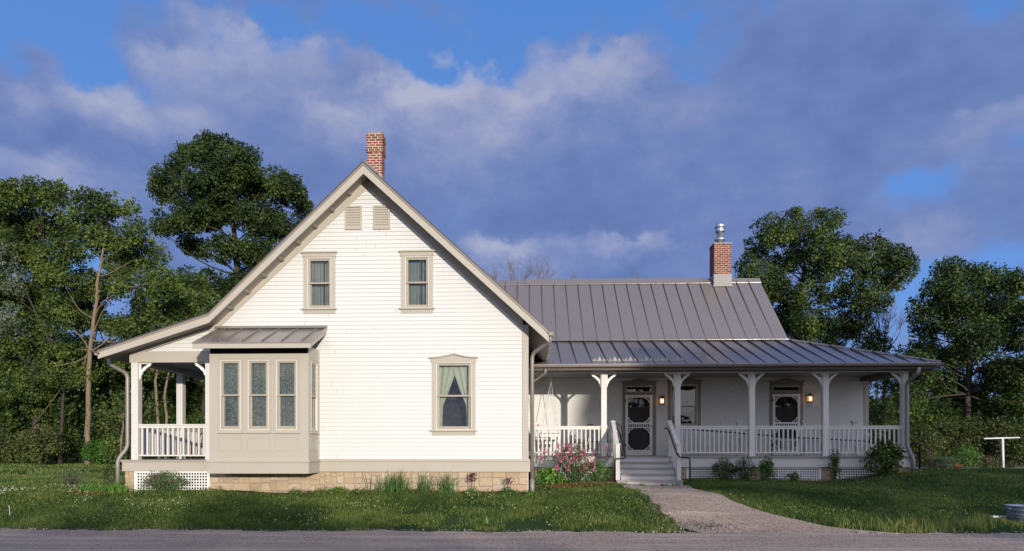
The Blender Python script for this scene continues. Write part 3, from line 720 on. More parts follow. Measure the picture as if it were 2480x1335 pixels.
def lattice(u0, u1, z0, z1, Y, border=0.06, pitch=0.067, strip=0.025, slope=None):
    mb = MB(frame_front(Y)); g0, g1, h0, h1 = u0 + border, u1 - border, z0 + border * 0.5, z1 - border * 0.55
    rect_frame(mb, u0, u1, z0, z1, border, border * 0.5, border * 0.55, 0.0, 0.025)
    p = mb.build('lattice_panel', M['white'], house)
    s = MB(frame_front(Y)); nx = max(1, round((g1 - g0) / pitch)); nz = max(1, round((h1 - h0) / pitch))
    for i in range(nx + 1):
        c = g0 + (g1 - g0) * i / nx; s.box(max(c - strip / 2, g0), min(c + strip / 2, g1), 0.002, 0.010, h0, h1)
    for j in range(nz + 1):
        c = h0 + (h1 - h0) * j / nz; s.box(g0, g1, 0.0125, 0.020, max(c - strip / 2, h0), min(c + strip / 2, h1))
    s.build('lattice_strip', M['white'], p); return p
lattice(WX(325.5, YF), WX(507.5, YF), WZ(1191, YF, 400) - 0.05, z_s0 + 0.008, YF + 0.02)
ashlar(frame_front(YF + 0.01), WX(303, YF), WX(325, YF), 0.3, z_s0 + 0.008, 0.0, house, 12, 0.10, 0.25, 'stone_pier')
mb = MB(); mb.box(lx0, xl, YF + 0.9, YF + 0.95, 0.2, z_s0); mb.build('underdeck_dark_backing', M['underdark'], house)  # added sheet that darkens the lattice holes
# ================================================================ PORCH WING
fr_w = frame_front(YW)
XWR = WX(2103, YW)
z_dk = WZ(1104.8, YP, 1650)
zbw, zbb = WZ(893, YP, 1650), WZ(903.5, YP, 1650)     # beam
zwt = WZ(905, YW, 1650) + 0.35
D1 = dict(c0=1507, c1=1588.5, s0=1514.5, s1=1579.6, t0=957, b=1102); D2 = dict(c0=1863.5, c1=1943.5, s0=1870.5, s1=1937.5, t0=954.6, b=1102)
def door_hole(D): return (WX(D['s0'] - 0.5, YW), WX(D['s1'] + 0.5, YW), z_dk, WZ(934, YW, D['s0']))
w2 = (1624.5, 1689, 931, 1032.0, 984)
wh = (WX(w2[0], YW), WX(w2[1], YW), WZ(w2[3], YW, 1650), WZ(w2[2], YW, 1650))
mb = MB(fr_w)
siding(mb, z_dk - 0.05, zwt, lambda z: XE, lambda z: WX(2092, YW), [door_hole(D1), door_hole(D2), wh], 0.088)
wl = mb.build('wall', M['siding'], house); wl['label'] = 'white clapboard wall behind the long porch'
mb = MB(fr_w); mb.box(WX(2092, YW), XWR, -0.02, 0.03, z_dk - 0.05, zwt); mb.build('corner_board', M['trim'], house)
mb = MB(); mb.box(XWR - 0.03, XWR - 0.002, YW + 0.02, 28.0, 0.4, zwt); mb.build('side_wall', M['siding'], house)
mb = MB(); mb.box(XE, XWR - 0.05, YW + 0.05, YW + 0.10, 0.2, z_dk - 0.04); mb.build('foundation', M['stone'], house)
window(fr_w, *wh, head='peak', curtain='none', tmat='porchtrim', zm=WZ(w2[4], YW, 1650), label='porch window between the two screen doors')

def screen_door(D, k):
    u0, u1 = WX(D['s0'], YW), WX(D['s1'], YW); z0, z1 = z_dk + 0.01, WZ(D['t0'], YW, D['s0']); zt = WZ(934, YW, D['s0'])
    c0, c1 = WX(D['c0'], YW), WX(D['c1'], YW)
    mb = MB(fr_w)
    mb.box(c0, u0 - 0.008, 0.0, 0.035, z_dk - 0.03, zt); mb.box(u1 + 0.008, c1, 0.0, 0.035, z_dk - 0.03, zt)
    um = (c0 + c1) / 2; h0 = zt; k1 = 0.11
    pts = [(c0, h0), (c1, h0), (c1, h0 + 0.10), (um + .3, h0 + 0.115), (um, h0 + 0.10 + k1), (um - .3, h0 + 0.115), (c0, h0 + 0.10)]
    q = 7; mb.add([(x, 0, z) for x, z in pts] + [(x, 0.04, z) for x, z in pts], [tuple(range(q)), tuple(range(2*q-1, q-1, -1))] + [(i, (i+1) % q, q+(i+1) % q, q+i) for i in range(q)])
    cap = [(c0 - 0.05, h0 + 0.10), (um - .3, h0 + 0.115), (um, h0 + 0.10 + k1), (um + .3, h0 + 0.115), (c1 + 0.05, h0 + 0.10)]
    for (p, r_) in zip(cap[:-1], cap[1:]):
        mb.hexa([(p[0], 0, p[1]), (r_[0], 0, r_[1]), (r_[0], .085, r_[1]), (p[0], .085, p[1])], [(p[0], 0, p[1]+.028), (r_[0], 0, r_[1]+.028), (r_[0], .085, r_[1]+.028), (p[0], .085, p[1]+.028)])
    mb.box(u0 - 0.008, u1 + 0.008, -0.03, 0.028, z1 + 0.012, z1 + 0.085)       # transom bar
    fr_ = mb.build('door_frame', M['porchtrim'], house)
    mb = MB(fr_w); rect_frame(mb, u0 - 0.007, u1 + 0.007, z1 + 0.086, zt, 0.045, 0.03, 0.05, -0.05, 0.0); mb.build('transom_sash', M['trim'], fr_)
    g = MB(fr_w); g.quad((u0 + .03, -0.025, z1 + 0.1), (u1 - .03, -0.025, z1 + 0.1), (u1 - .03, -0.025, zt - 0.03), (u0 + .03, -0.025, zt - 0.03)); g.build('transom_pane', M['glass'], fr_)
    # screen door: white frame, two screened openings with scalloped corners
    H = z1 - z0; st = 0.082; na, nb = 0.004, 0.034
    r1, r2, r3 = z0 + 0.175, z0 + 0.895, z0 + 1.075   # bottom rail top, lock rail, upper opening start
    top = z1 - 0.085
    mb = MB(fr_w)
    mb.box(u0, u0 + st, na, nb, z0, z1); mb.box(u1 - st, u1, na, nb, z0, z1)
    mb.box(u0 + st, u1 - st, na, nb, z0, r1); mb.box(u0 + st, u1 - st, na, nb, top, z1)
    mb.box(u0 + st, u1 - st, na, nb, r2, r2 + 0.03); mb.box(u0 + st, u1 - st, na, nb, r3 - 0.055, r3)
    ns = 10; a, b = u0 + st, u1 - st
    for i in range(ns + 1):
        c = a + (b - a) * i / ns; mb.box(max(a, c - .012), min(b, c + .012), na + .004, nb - .004, r2 + 0.03, r3 - 0.055)
    def corner(cu, cz, su, sz):
        w = 0.175
        T = lambda p: (cu + su * p[0], cz + sz * p[1])
        band = [(w + .02, 0.0), (w - .02, 0.022), (w - .01, 0.04), (0.105, 0.055), (0.085, 0.085), (0.055, 0.105), (0.04, w - .01), (0.022, w - .02), (0.0, w + .02)]
        inn = [(w - .03, 0.0), (w - .045, 0.010), (w - .05, 0.018), (0.085, 0.037), (0.065, 0.065), (0.037, 0.085), (0.018, w - .05), (0.010, w - .045), (0.0, w - .03)]
        for i in range(8):
            pp = [T(band[i]), T(band[i+1]), T(inn[i+1]), T(inn[i])]
            mb.add([(x, na + .006, z) for x, z in pp] + [(x, nb - .004, z) for x, z in pp], [(0,1,2,3), (7,6,5,4), (0,1,5,4), (1,2,6,5), (2,3,7,6), (3,0,4,7)])
        c = T((0.038, 0.038)); 
        mb.tube([(c[0] + .022 * math.cos(t * .7), 0.02, c[1] + .022 * math.sin(t * .7)) for t in range(10)], 0.0075, 5)
    for (lo, hi) in ((r1, r2), (r3, top)):
        for (cu, su) in ((a, 1), (b, -1)): corner(cu, lo, su, 1); corner(cu, hi, su, -1)
    d = mb.build('screen_door', M['white'], house); d['label'] = ('white fretwork screen door at the head of the steps', 'white fretwork screen door behind the right hand railing')[k]
    s = MB(fr_w); s.quad((a, 0.012, r1), (b, 0.012, r1), (b, 0.012, top), (a, 0.012, top)); s.build('screen', M['screen'], d)
    for z in (z0 + 0.33, z1 - 0.19): s = MB(fr_w); s.box(u0 - 0.030, u0 + 0.012, nb, nb + 0.02, z - 0.045, z + 0.045); s.build('hinge', M['black'], d)
    s = MB(fr_w); s.tube([(u1 - .03, nb, r2 + .05), (u1 - .03, nb + .05, r2 + .05)], 0.02, 8); s.build('handle', M['black'], d)
    # inner door
    s = MB(fr_w); s.box(u0, u1, -0.12, -0.08, z0, z1 + 0.01)
    for (p, q_) in ((0.13, 0.47), (0.53, 0.87)):
        A, B = u0 + (u1-u0)*p, u0 + (u1-u0)*q_
        rect_frame(s, A, B, z0 + 0.15, z0 + 0.75, 0.02, 0.02, 0.02, -0.08, -0.065); rect_frame(s, A, B, z0 + 0.95, z0 + 1.50, 0.02, 0.02, 0.02, -0.08, -0.065)
    dd = s.build('inner_door', M['door'], house); 
    s = MB(fr_w)
    for (p, q_) in ((0.13, 0.47), (0.53, 0.87)):
        A, B = u0 + (u1-u0)*p, u0 + (u1-u0)*q_; s.box(A, B, -0.078, -0.072, z0 + 1.58, z1 - 0.13)
    s.build('door_light', M['glass'], dd)
    s = MB(fr_w); s.box(u0 - .02, u1 + .02, -0.5, -0.14, z0, zt + 0.02); s.build('hallway', M['void'], fr_)
screen_door(D1, 0); screen_door(D2, 1)

def lantern(px, py, k):
    x, z = W(px, py, YW); mb = MB(fr_w)
    p = MB(fr_w); p.box(x - 0.10, x + 0.10, 0.012, 0.026, z - 0.14, z + 0.17); pl = p.build('lantern', M['greywhite'], house); pl['label'] = ('lit carriage lantern right of the first screen door', 'lit carriage lantern right of the second screen door')[k]
    n0 = 0.05
    for (du, dn) in ((-.06, 0), (.06, 0), (-.06, .12), (.06, .12), (0, .12)): mb.box(x + du - .006, x + du + .006, n0 + dn, n0 + dn + .012, z - .105, z + .075)
    mb.box(x - .072, x + .072, n0 - .005, n0 + .137, z - .125, z - .105); mb.box(x - .075, x + .075, n0 - .005, n0 + .14, z + .075, z + .088)
    t = [(x - .075, n0 - .005, z + .088), (x + .075, n0 - .005, z + .088), (x + .075, n0 + .14, z + .088), (x - .075, n0 + .14, z + .088)]
    mb.add(t + [(x - .02, n0 + .05, z + .15), (x + .02, n0 + .05, z + .15), (x + .02, n0 + .085, z + .15), (x - .02, n0 + .085, z + .15)], [(0,1,5,4), (1,2,6,5), (2,3,7,6), (3,0,4,7), (4,5,6,7)])
    mb.tube([(x, n0 + .067, z + .15), (x, n0 + .067, z + .185)], [0.014, 0.004], 6); mb.box(x - .02, x + .02, 0.026, n0, z + .02, z + .06)
    mb.build('lantern_frame', M['black'], pl)
    g = MB(fr_w); g.box(x - .052, x + .052, n0 + .014, n0 + .116, z - .103, z + .073); g.build('lantern_glass', M['lampglass'], pl)
    b = MB(fr_w); b.tube([(x - .022, n0 + .119, z - .07), (x - .022, n0 + .119, z + .04)], .011, 6); b.tube([(x + .024, n0 + .119, z - .07), (x + .024, n0 + .119, z + .03)], .010, 6); b.build('bulb', M['bulb'], pl)
    l = bpy.data.lights.new('lantern_light', 'POINT'); l.energy = 0.7; l.color = (1, .6, .3); l.shadow_soft_size = .05
    lo = bpy.data.objects.new('lantern_light', l); COL.objects.link(lo); lo.location = (x, YW - n0 - .22, z)
lantern(1601, 971, 0); lantern(1958, 965.6, 1)

# ---- posts, deck, beam
PX = [1463, 1641.5, 1822, 2000.6, 2193]
pnames = ['first porch post, left of the steps, half in sun', 'porch post just right of the steps', 'porch post right of the porch window', 'porch post right of the second screen door', 'right corner post of the porch']
for i, (px, nm) in enumerate(zip(PX, pnames)): post(WX(px, YP), YP, z_dk, zbb, True, i < 4, pw=0.079, label=nm)
dx0, dx1 = XE + 0.06, WX(2207, YP)
mb = MB(); mb.box(dx0, dx1 + 0.05, YP - 0.11, YW - 0.03, z_dk - 0.03, z_dk); mb.build('porch_deck', M['deckboard'], house)['label'] = 'deck of the long porch'
zsk = WZ(1131.5, YP, 1650)
mb = MB(); mb.box(dx0, dx1, YP - 0.05, YP - 0.01, zsk, z_dk - 0.031); mb.box(dx0, dx1 + 0.03, YP - 0.08, YP - 0.051, z_dk - 0.055, z_dk - 0.031); mb.box(dx1 - 0.04, dx1, YP, YW, zsk, z_dk - 0.031)
mb.build('skirt_board', M['greywhite'], house)
mb = MB(); mb.box(XE + 0.02, WX(2205, YP), YP + 0.0, YP + 0.18, zbb, zbw + 0.05); mb.box(WX(2205, YP) - 0.16, WX(2205, YP), YP + 0.18, YW + 0.02, zbb, zbw + 0.05)
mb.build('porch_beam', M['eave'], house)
mb = MB(); mb.box(XE + 0.02, WX(2205, YP), YP - 0.008, YP + 0.0, zbb, zbb + 0.028); mb.build('beam_trim', M['white'], house)
mb = MB(); mb.box(XE + 0.02, WX(2205, YP) - 0.165, YP + 0.185, YW - 0.01, zbw + 0.02, zbw + 0.04); mb.build('porch_ceiling', M['ceiling'], house)
# railings of the long porch
def PWX(px): return WX(px, YP)
def rail_between(a, b, n, lab=None): return railing(a, b, YP + 0.04, z_dk, n, label=lab, top=0.875, h=0.10, bw_=0.019)
rail_between(XE + 0.11, PWX(1463) - .079, 16, 'sunlit railing left of the first post')
rail_between(PWX(1463) + .079, PWX(1484) - 0.02, 1)
rail_between(PWX(1627) - 0.0, PWX(1641.5) - .079, 1) if False else None
rail_between(PWX(1641.5) + .079, PWX(1822) - .079, 15); rail_between(PWX(1822) + .079, PWX(2000.6) - .079, 15); rail_between(PWX(2000.6) + .079, PWX(2193) - .079, 16)
# piers and lattice below
for i, (a, b) in enumerate(((1294, 1302), (1449, 1492), (1650, 1662), (1819, 1846), (1990, 2026), (2166, 2206))):
    ashlar(frame_front(YP + 0.03), PWX(a), PWX(b), 0.4, zsk, 0.0, house, 20 + i, 0.12, 0.34, 'stone_pier')
lattice(PWX(1303), PWX(1448.5), 0.55, zsk - .002, YP + 0.04); lattice(PWX(1662.5), PWX(1818.5), 0.60, zsk - .002, YP + 0.04); lattice(PWX(1846.5), PWX(1989.5), 0.60, zsk - .002, YP + 0.04)
lattice(PWX(2026.5), PWX(2165.5), 0.66, zsk - .002, YP + 0.04, border=0.06)
mb = MB(); mb.box(dx0, dx1 - .06, YP + 0.9, YP + 0.95, 0.2, zsk); mb.build('underdeck_dark_backing', M['underdark'], house)

# ---- steps
sx0, sx1 = WX(1510, 19.2), WX(1627, 19.2)
zg = GZ(3.2, YS); ztr = [WZ(y, Y, 1570) for y, Y in ((1119.8, 19.72), (1134.4, 19.44), (1150.5, 19.12), (1166, 18.62))]
nst = 5; zpl = WZ(1163.5, 18.45, 1570)
levels = [z_dk + (zpl - z_dk) * (i + 1) / 4 for i in range(4)]    # three treads and the plinth
ys_ = [YP - 0.11 - 0.30 * (i + 1) for i in range(4)]
sx0, sx1 = WX(1504, 19.0), WX(1638, 19.0)
rs, tr = MB(), MB()
yprev = YP - 0.075
for i, (z, y) in enumerate(zip(levels, ys_)):
    a, b = (sx0, sx1) if i < 3 else (WX(1493, 18.5), WX(1655, 18.5))
    yy = y if i < 3 else y - 0.06
    tr.box(a, b, yy - 0.04, yprev, z - 0.045, z)
    zt = (z_dk - 0.031) if i == 0 else levels[i-1] - 0.046
    rs.box(a if i < 3 else sx0, b if i < 3 else sx1, yprev - 0.0, yprev + 0.02, z, zt) if i > 0 else rs.box(a, b, yprev + 0.001, yprev + 0.02, z, zt)
    yprev = yy
rs.box(WX(1493, 18.5) + .01, WX(1655, 18.5) - .01, yprev, yprev + 0.02, 0.45, zpl - 0.046)
for x in (sx0 + .001, sx1 - 0.031):
    rs.prism([(0, 0)] * 0 or [(x, 0.5), (x + .03, 0.5), (x + .03, 0.7), (x, 0.7)], yprev + .03, yprev + .035)
steps = tr.build('steps', M['deckboard'], house); steps['label'] = 'five wooden steps with worn grey treads'
rs.build('riser', M['greywhite'], steps)
# side skirts under the stair
sk = MB()
for x, w_ in ((sx0 - 0.045, 0.04), (sx1 + 0.005, 0.04)):
    sk.add([(x, YP - .08, z_dk - .06), (x, ys_[3] + .05, zpl + .01), (x, ys_[3] + .05, 0.5), (x, YP - .08, 0.5), (x + w_, YP - .08, z_dk - .06), (x + w_, ys_[3] + .05, zpl + .01), (x + w_, ys_[3] + .05, 0.5), (x + w_, YP - .08, 0.5)],
           [(0,1,2,3), (7,6,5,4), (0,4,5,1), (1,5,6,2), (2,6,7,3), (3,7,4,0)])
sk.build('stair_side', M['greywhite'], steps)
# newels and stair railings
yn = ys_[3] + 0.10
def newel(x, y, z0, z1, lab):
    mb = MB(); h = 0.055; mb.box(x - h, x + h, y, y + 2*h, z0, z1 - 0.045); mb.box(x - h - .018, x + h + .018, y - .018, y + 2*h + .018, z1 - 0.045, z1 - 0.022)
    mb.add([(x-h-.018, y-.018, z1-.022), (x+h+.018, y-.018, z1-.022), (x+h+.018, y+2*h+.018, z1-.022), (x-h-.018, y+2*h+.018, z1-.022), (x, y+h, z1 + .01)], [(0,1,4), (1,2,4), (2,3,4), (3,0,4)])
    p = mb.build('newel_post', M['post'], house); p['label'] = lab; return p
nl, nr = WX(1496.5, yn), WX(1645, yn); ztn = WZ(1073, yn, 1570)
tl, trr = WX(1485, YP), WX(1622, YP); ztt = WZ(1018, YP, 1570)
newel(nl, yn, zpl, ztn, 'left newel at the foot of the steps'); newel(nr, yn, zpl, ztn, 'right newel at the foot of the steps')
newel(tl, YP - 0.0, z_dk, ztt, 'left newel at the head of the steps'); newel(trr, YP - 0.0, z_dk, ztt, 'right newel at the head of the steps')
for (xt, xb, lab) in ((tl, nl, 'left railing of the steps'), (trr, nr, 'right railing of the steps')):
    mb = MB(); y1, y0 = YP, yn + 0.11
    def lerp(t): return (xt + (xb - xt) * t, y1 + (y0 - y1) * t)
    for (d0, d1, wd) in ((0.06, 0.16, 0.04), (0.78, 0.82, 0.03), (0.03, 0.06, 0.055)):
        zt_, zb_ = ztt, ztn
        A, B = lerp(0), lerp(1)
        mb.hexa([(A[0]-wd, A[1], zt_-d0), (A[0]+wd, A[1], zt_-d0), (B[0]+wd, B[1], zb_-d0), (B[0]-wd, B[1], zb_-d0)],
                [(A[0]-wd, A[1], zt_-d1), (A[0]+wd, A[1], zt_-d1), (B[0]+wd, B[1], zb_-d1), (B[0]-wd, B[1], zb_-d1)])
    r_ = mb.build('stair_railing', M['post'], house); r_['label'] = lab
    b = MB()
    for i in range(9):
        t = (i + .5) / 9; c = lerp(t); z_ = ztt + (ztn - ztt) * t; b.box(c[0]-.017, c[0]+.017, c[1]-.017, c[1]+.017, z_ - 0.80, z_ - 0.15)
    b.build('baluster', M['post'], r_)
# black iron handrails
yh = yn - 0.02
def p3(px, py, Y): return P(px, py, Y)
h1 = [p3(1483, 1042, 19.95), p3(1494, 1036, 19.9), p3(1499, 1043, 19.7), p3(1513.5, 1102, yn + .1), p3(1514, 1108.5, yn - .05), p3(1510, 1110.5, yn - .09), p3(1493, 1111, yn - .09), p3(1489, 1114, yn - .09), p3(1488.5, 1122, yn - .09), p3(1488.5, 1180, yn - .09)]
h2 = [p3(1609, 1039, 19.95), p3(1614, 1037, 19.9), p3(1619, 1042, 19.7), p3(1639, 1098, yn + .0), p3(1646, 1107, yn - .09), p3(1652, 1108, yn - .09), p3(1665, 1108, yn - .09), p3(1670, 1111, yn - .09), p3(1671, 1118, yn - .09), p3(1671, 1181, yn - .09)]
for h, lab in ((h1, 'black iron handrail left of the steps'), (h2, 'black iron handrail right of the steps')):
    mb = MB(); mb.tube(h, 0.020, 8); 
    a = Vector(h[3]); mb.tube([a, a + Vector((-0.07 if h is h1 else .06, 0.0, -0.02))], 0.012, 6)
    mb.build('handrail', M['black'], house, True)['label'] = lab

# ---- ramp railing inside the porch (falls to the right) with capped posts
yr = YP + 0.95
mb = MB(); ra, rb_ = W(1652, 1046, yr), W(2188, 1080, yr)
for (o0, o1) in ((0.0, 0.07), (0.56, 0.60)):
    mb.hexa([(ra[0], yr, ra[1]-o0), (rb_[0], yr, rb_[1]-o0), (rb_[0], yr+.06, rb_[1]-o0), (ra[0], yr+.06, ra[1]-o0)], [(ra[0], yr, ra[1]-o1), (rb_[0], yr, rb_[1]-o1), (rb_[0], yr+.06, rb_[1]-o1), (ra[0], yr+.06, ra[1]-o1)])
rp = mb.build('ramp_railing', M['greywhite'], house); rp['label'] = 'sloping inner railing of the ramp behind the front railing'
b = MB(); nb_ = 56
for i in range(nb_):
    t = (i + .5) / nb_; x = ra[0] + (rb_[0]-ra[0]) * t; z = ra[1] + (rb_[1]-ra[1]) * t; b.box(x-.016, x+.016, yr+.015, yr+.045, max(z-.56, z_dk), z-.07)
b.build('baluster', M['greywhite'], rp)
mb = MB(); mb.tube([P(1650, 1038.5, yr - .05), P(1900, 1058, yr - .05), P(2188, 1074, yr - .05)], 0.02, 7); mb.build('ramp_handrail', M['black'], rp, True)
for px in (1790, 1948, 2070):
    x = WX(px, yr + .3); zt_ = WZ(1019, yr + .3, px); y = yr + .3
    mb = MB(); mb.box(x-.05, x+.05, y, y+.1, z_dk, zt_-.03); mb.add([(x-.05, y, zt_-.09), (x+.05, y, zt_-.09), (x+.075, y-.02, zt_-.03), (x-.075, y-.02, zt_-.03), (x-.05, y+.1, zt_-.09), (x+.05, y+.1, zt_-.09), (x+.075, y+.12, zt_-.03), (x-.075, y+.12, zt_-.03)], [(0,1,2,3), (4,7,6,5), (1,5,6,2), (0,3,7,4)])
    mb.box(x-.078, x+.078, y-.023, y+.123, zt_-.03, zt_)
    mb.build('ramp_post', M['greywhite'], rp)
mb = MB()   # short stair rail at the east end of the porch, falls to the right
mb.hexa([P(2071, 1032, 21.6), P(2110, 1052, 21.6), P(2110, 1052, 21.66), P(2071, 1032, 21.66)], [P(2071, 1039, 21.6), P(2110, 1059, 21.6), P(2110, 1059, 21.66), P(2071, 1039, 21.66)])
mb.build('ramp_end_rail', M['greywhite'], rp)
mb = MB(); mb.tube([P(2206, 1074, 20.9), P(2222, 1074, 20.9), P(2227, 1077, 20.9), P(2227, 1142, 20.9)], 0.025, 8); mb.build('handrail', M['black'], house, True)['label'] = 'black iron handrail past the right corner of the porch'

# ---- wing roofs
zE, zB, zR = WZ(880.5, YE, 1650), WZ(826, YB, 1650), WZ(681, YRG, 1500)
xEr, xBr = WX(2279, YE), WX(1906, YB)
xwl = XE - 0.0
mb = MB()
def sheet(mb, pts, th=0.03): mb.hexa(pts, [(p[0], p[1], p[2] - th) for p in pts])
sheet(mb, [(XE + 0.01, YE, zE), (xEr, YE, zE), (xBr, YB, zB), (XE + 0.01, YB, zB)])
yn2 = 2 * YRG - YB
sheet(mb, [(xEr, YE, zE), (xEr, 2*YRG - YE, zE), (xBr, yn2, zB), (xBr, YB, zB)])
lr = mb.build('porch_roof', M['roof'], house); lr['label'] = 'low hipped porch roof with standing seams'
mb = MB()
xur = WX(1908, YB)
xul = -2.6
sheet(mb, [(xul, YB - 0.03, zB + 0.035), (xur, YB - 0.03, zB + 0.035), (xur, YRG, zR), (xul, YRG, zR)], .010)
sheet(mb, [(xul, yn2, zB), (xur, yn2, zB), (xur, YRG, zR), (xul, YRG, zR)])
ur = mb.build('wing_roof', M['roof'], house); ur['label'] = 'steep standing seam roof of the wing'
p_ = (WX(1875.6, YB) - WX(1381, YB)) / 15; xs0 = WX(1875.6, YB)
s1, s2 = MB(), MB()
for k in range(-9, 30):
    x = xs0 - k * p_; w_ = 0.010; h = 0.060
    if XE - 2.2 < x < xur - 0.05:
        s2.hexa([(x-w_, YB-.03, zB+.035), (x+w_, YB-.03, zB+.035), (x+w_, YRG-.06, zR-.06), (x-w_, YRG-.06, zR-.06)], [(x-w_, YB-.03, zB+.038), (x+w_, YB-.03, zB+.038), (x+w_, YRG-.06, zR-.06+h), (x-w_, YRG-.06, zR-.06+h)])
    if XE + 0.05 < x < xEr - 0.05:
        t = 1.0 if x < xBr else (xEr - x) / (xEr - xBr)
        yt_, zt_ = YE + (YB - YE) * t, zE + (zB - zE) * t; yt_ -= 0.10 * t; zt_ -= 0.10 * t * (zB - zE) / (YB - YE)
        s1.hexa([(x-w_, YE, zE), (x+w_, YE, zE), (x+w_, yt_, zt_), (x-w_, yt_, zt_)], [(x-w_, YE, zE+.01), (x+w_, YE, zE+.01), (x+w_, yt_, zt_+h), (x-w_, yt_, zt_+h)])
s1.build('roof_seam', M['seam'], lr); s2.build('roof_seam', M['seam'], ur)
mb = MB(); mb.box(XE + 0.02, xur, YB - 0.10, YB - 0.034, zB + 0.018, zB + 0.024); mb.build('roof_flashing', M['roof'], lr)
mb = MB()   # hip cap
mb.hexa([(xBr-.06, YB-.03, zB+.01), (xBr+.06, YB+.03, zB+.01), (xEr+.05, YE+.05, zE+.01), (xEr-.05, YE-.01, zE+.01)], [(xBr-.02, YB-.01, zB+.06), (xBr+.02, YB+.01, zB+.06), (xEr+.02, YE+.02, zE+.05), (xEr-.02, YE, zE+.05)])
mb.build('hip_cap', M['roof'], lr)
mb = MB(); mb.prism([(0, 0)], 0, 0) if False else None
fr_r = lambda u, n, z: (n, u, z)
xa_, xb_ = WX(1272, YRG), WX(1700, YRG)
for (a, b, o) in ((xul, xa_, 0.0), (xa_, xb_, 0.035), (xb_, xur + 0.01, 0.0)):
    mb.hexa([(a, YRG-.17-o, zR-.13-o*.4), (b, YRG-.17-o, zR-.13-o*.4), (b, YRG, zR+.06+o), (a, YRG, zR+.06+o)], [(a, YRG-.17-o, zR-.145-o*.4), (b, YRG-.17-o, zR-.145-o*.4), (b, YRG, zR-.0), (a, YRG, zR-.0)])
    mb.hexa([(a, YRG+.17, zR-.13), (b, YRG+.17, zR-.13), (b, YRG+.001, zR+.06+o), (a, YRG+.001, zR+.06+o)], [(a, YRG+.17, zR-.17), (b, YRG+.17, zR-.17), (b, YRG+.001, zR), (a, YRG+.001, zR)])
mb.build('ridge_cap', M['roof'], ur)
mb = MB(); mb.prism([(0,0)], 0, 0) if False else None    # gable end under the wing roof
gx = xur - 0.2
mb.add([(gx, YB, zB), (gx, yn2, zB), (gx, YRG, zR - 0.1)], [(0, 1, 2)]); mb.build('gable_end', M['siding'], house)
# fascia, soffit, gutters
mb = MB(); mb.box(XE + 0.03, xEr - 0.06, YE + 0.05, YE + 0.08, zE - 0.17, zE - 0.04); mb.box(XE + 0.03, xEr - 0.1, YE + 0.081, YP - 0.001, zE - 0.17, zE - 0.155)
mb.box(xEr - 0.09, xEr - 0.06, YE + 0.081, 26.5, zE - 0.17, zE - 0.04); mb.box(WX(2205, YP) + .001, xEr - 0.1, YP, 26.5, zE - 0.17, zE - 0.155)
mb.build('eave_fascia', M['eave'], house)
def gutter(p0, p1, outward, r=0.068, brk=0.62, lab=None):
    p0, p1, ow = Vector(p0), Vector(p1), Vector(outward).normalized(); d = p1 - p0
    vs, fs = [], []; n = 9
    for i in range(n):
        a = math.pi * i / (n - 1); off = ow * (-math.cos(a) * r) + Vector((0, 0, -math.sin(a) * r)); vs += [p0 + off, p1 + off]
        off2 = ow * (-math.cos(a) * (r - .006)) + Vector((0, 0, -math.sin(a) * (r - .006))); vs += [p0 + off2, p1 + off2]
    for i in range(n - 1):
        a, b = 4*i, 4*(i+1); fs += [(a, a+1, b+1, b), (a+2, b+2, b+3, a+3)]
    mb = MB(); mb.add(vs, fs); mb.tube([p0 + ow * r, p1 + ow * r], 0.011, 6)
    for e in (p0, p1):
        arc = [e + ow * (-math.cos(math.pi * i / 8) * r) + Vector((0, 0, -math.sin(math.pi * i / 8) * r)) for i in range(9)]
        mb.add(arc, [tuple(range(9))])
    g = mb.build('gutter', M['gutter'], house, False)
    if lab: g['label'] = lab
    b = MB(); k = max(1, int(d.length / brk)); u = d.normalized()
    for i in range(k + 1):
        c = p0 + u * (d.length * (i + .3) / (k + .6))
        b.tube([c - ow * (r + .005) + Vector((0, 0, .01))] + [c + ow * (-math.cos(math.pi * j / 8) * (r + .006)) + Vector((0, 0, -math.sin(math.pi * j / 8) * (r + .006))) for j in range(9)] + [c + ow * (r + .006) + Vector((0, 0, .03))], 0.009, 5)
    b.build('gutter_bracket', M['gutter'], g)
gutter((XE + 0.06, YE - 0.03, zE - 0.035), (xEr + 0.03, YE - 0.03, zE - 0.035), (0, -1, 0), lab='long gutter of the porch roof')
ex, ez = RL[3]
gutter((ex + 0.035, YR + 0.0, ez - 0.055), (ex + 0.035, YE + 1.0, ez - 0.055), (1, 0, 0), r=0.075, lab='short gutter along the right eave of the gable')
wx_, wz_ = RL[0]
gutter((wx_ - 0.03, YR + 0.0, wz_ - 0.07), (wx_ - 0.03, 20.4, wz_ - 0.07), (-1, 0, 0), lab='gutter of the left lean-to')
# downspouts
def downspout(pts, r, lab):
    # round the corners
    P_ = [Vector(p) for p in pts]; out = [P_[0]]
    for i in range(1, len(P_) - 1):
        a, b, c = P_[i-1], P_[i], P_[i+1]; k = min(0.13, (a-b).length * .45, (c-b).length * .45)
        s, e = b + (a-b).normalized() * k, b + (c-b).normalized() * k
        for j in range(6): t = j / 5; out.append(s * (1-t)**2 + b * 2*t*(1-t) + e * t**2)
    out.append(P_[-1]); mb = MB(); mb.tube(out, r, 12); d = mb.build('downspout', M['gutter'], house, True); d['label'] = lab; return d
yd = YF - 0.06
ds = downspout([(ex + 0.035, YR + 0.12, ez - 0.13), (ex + 0.035, YR + 0.12, ez - 0.24), (XE + 0.085, yd + .1, WZ(856, yd)), (XE + 0.085, yd + .1, 0.80)], 0.048, 'thick downspout at the corner between gable and porch')
mb = MB(); mb.tube([(XE + 0.085, yd + .1, 0.86), (XE + 0.085, yd + .1, 0.45)], 0.056, 12); mb.build('drain_boot', M['black'] if False else M['gutter'], ds, True)
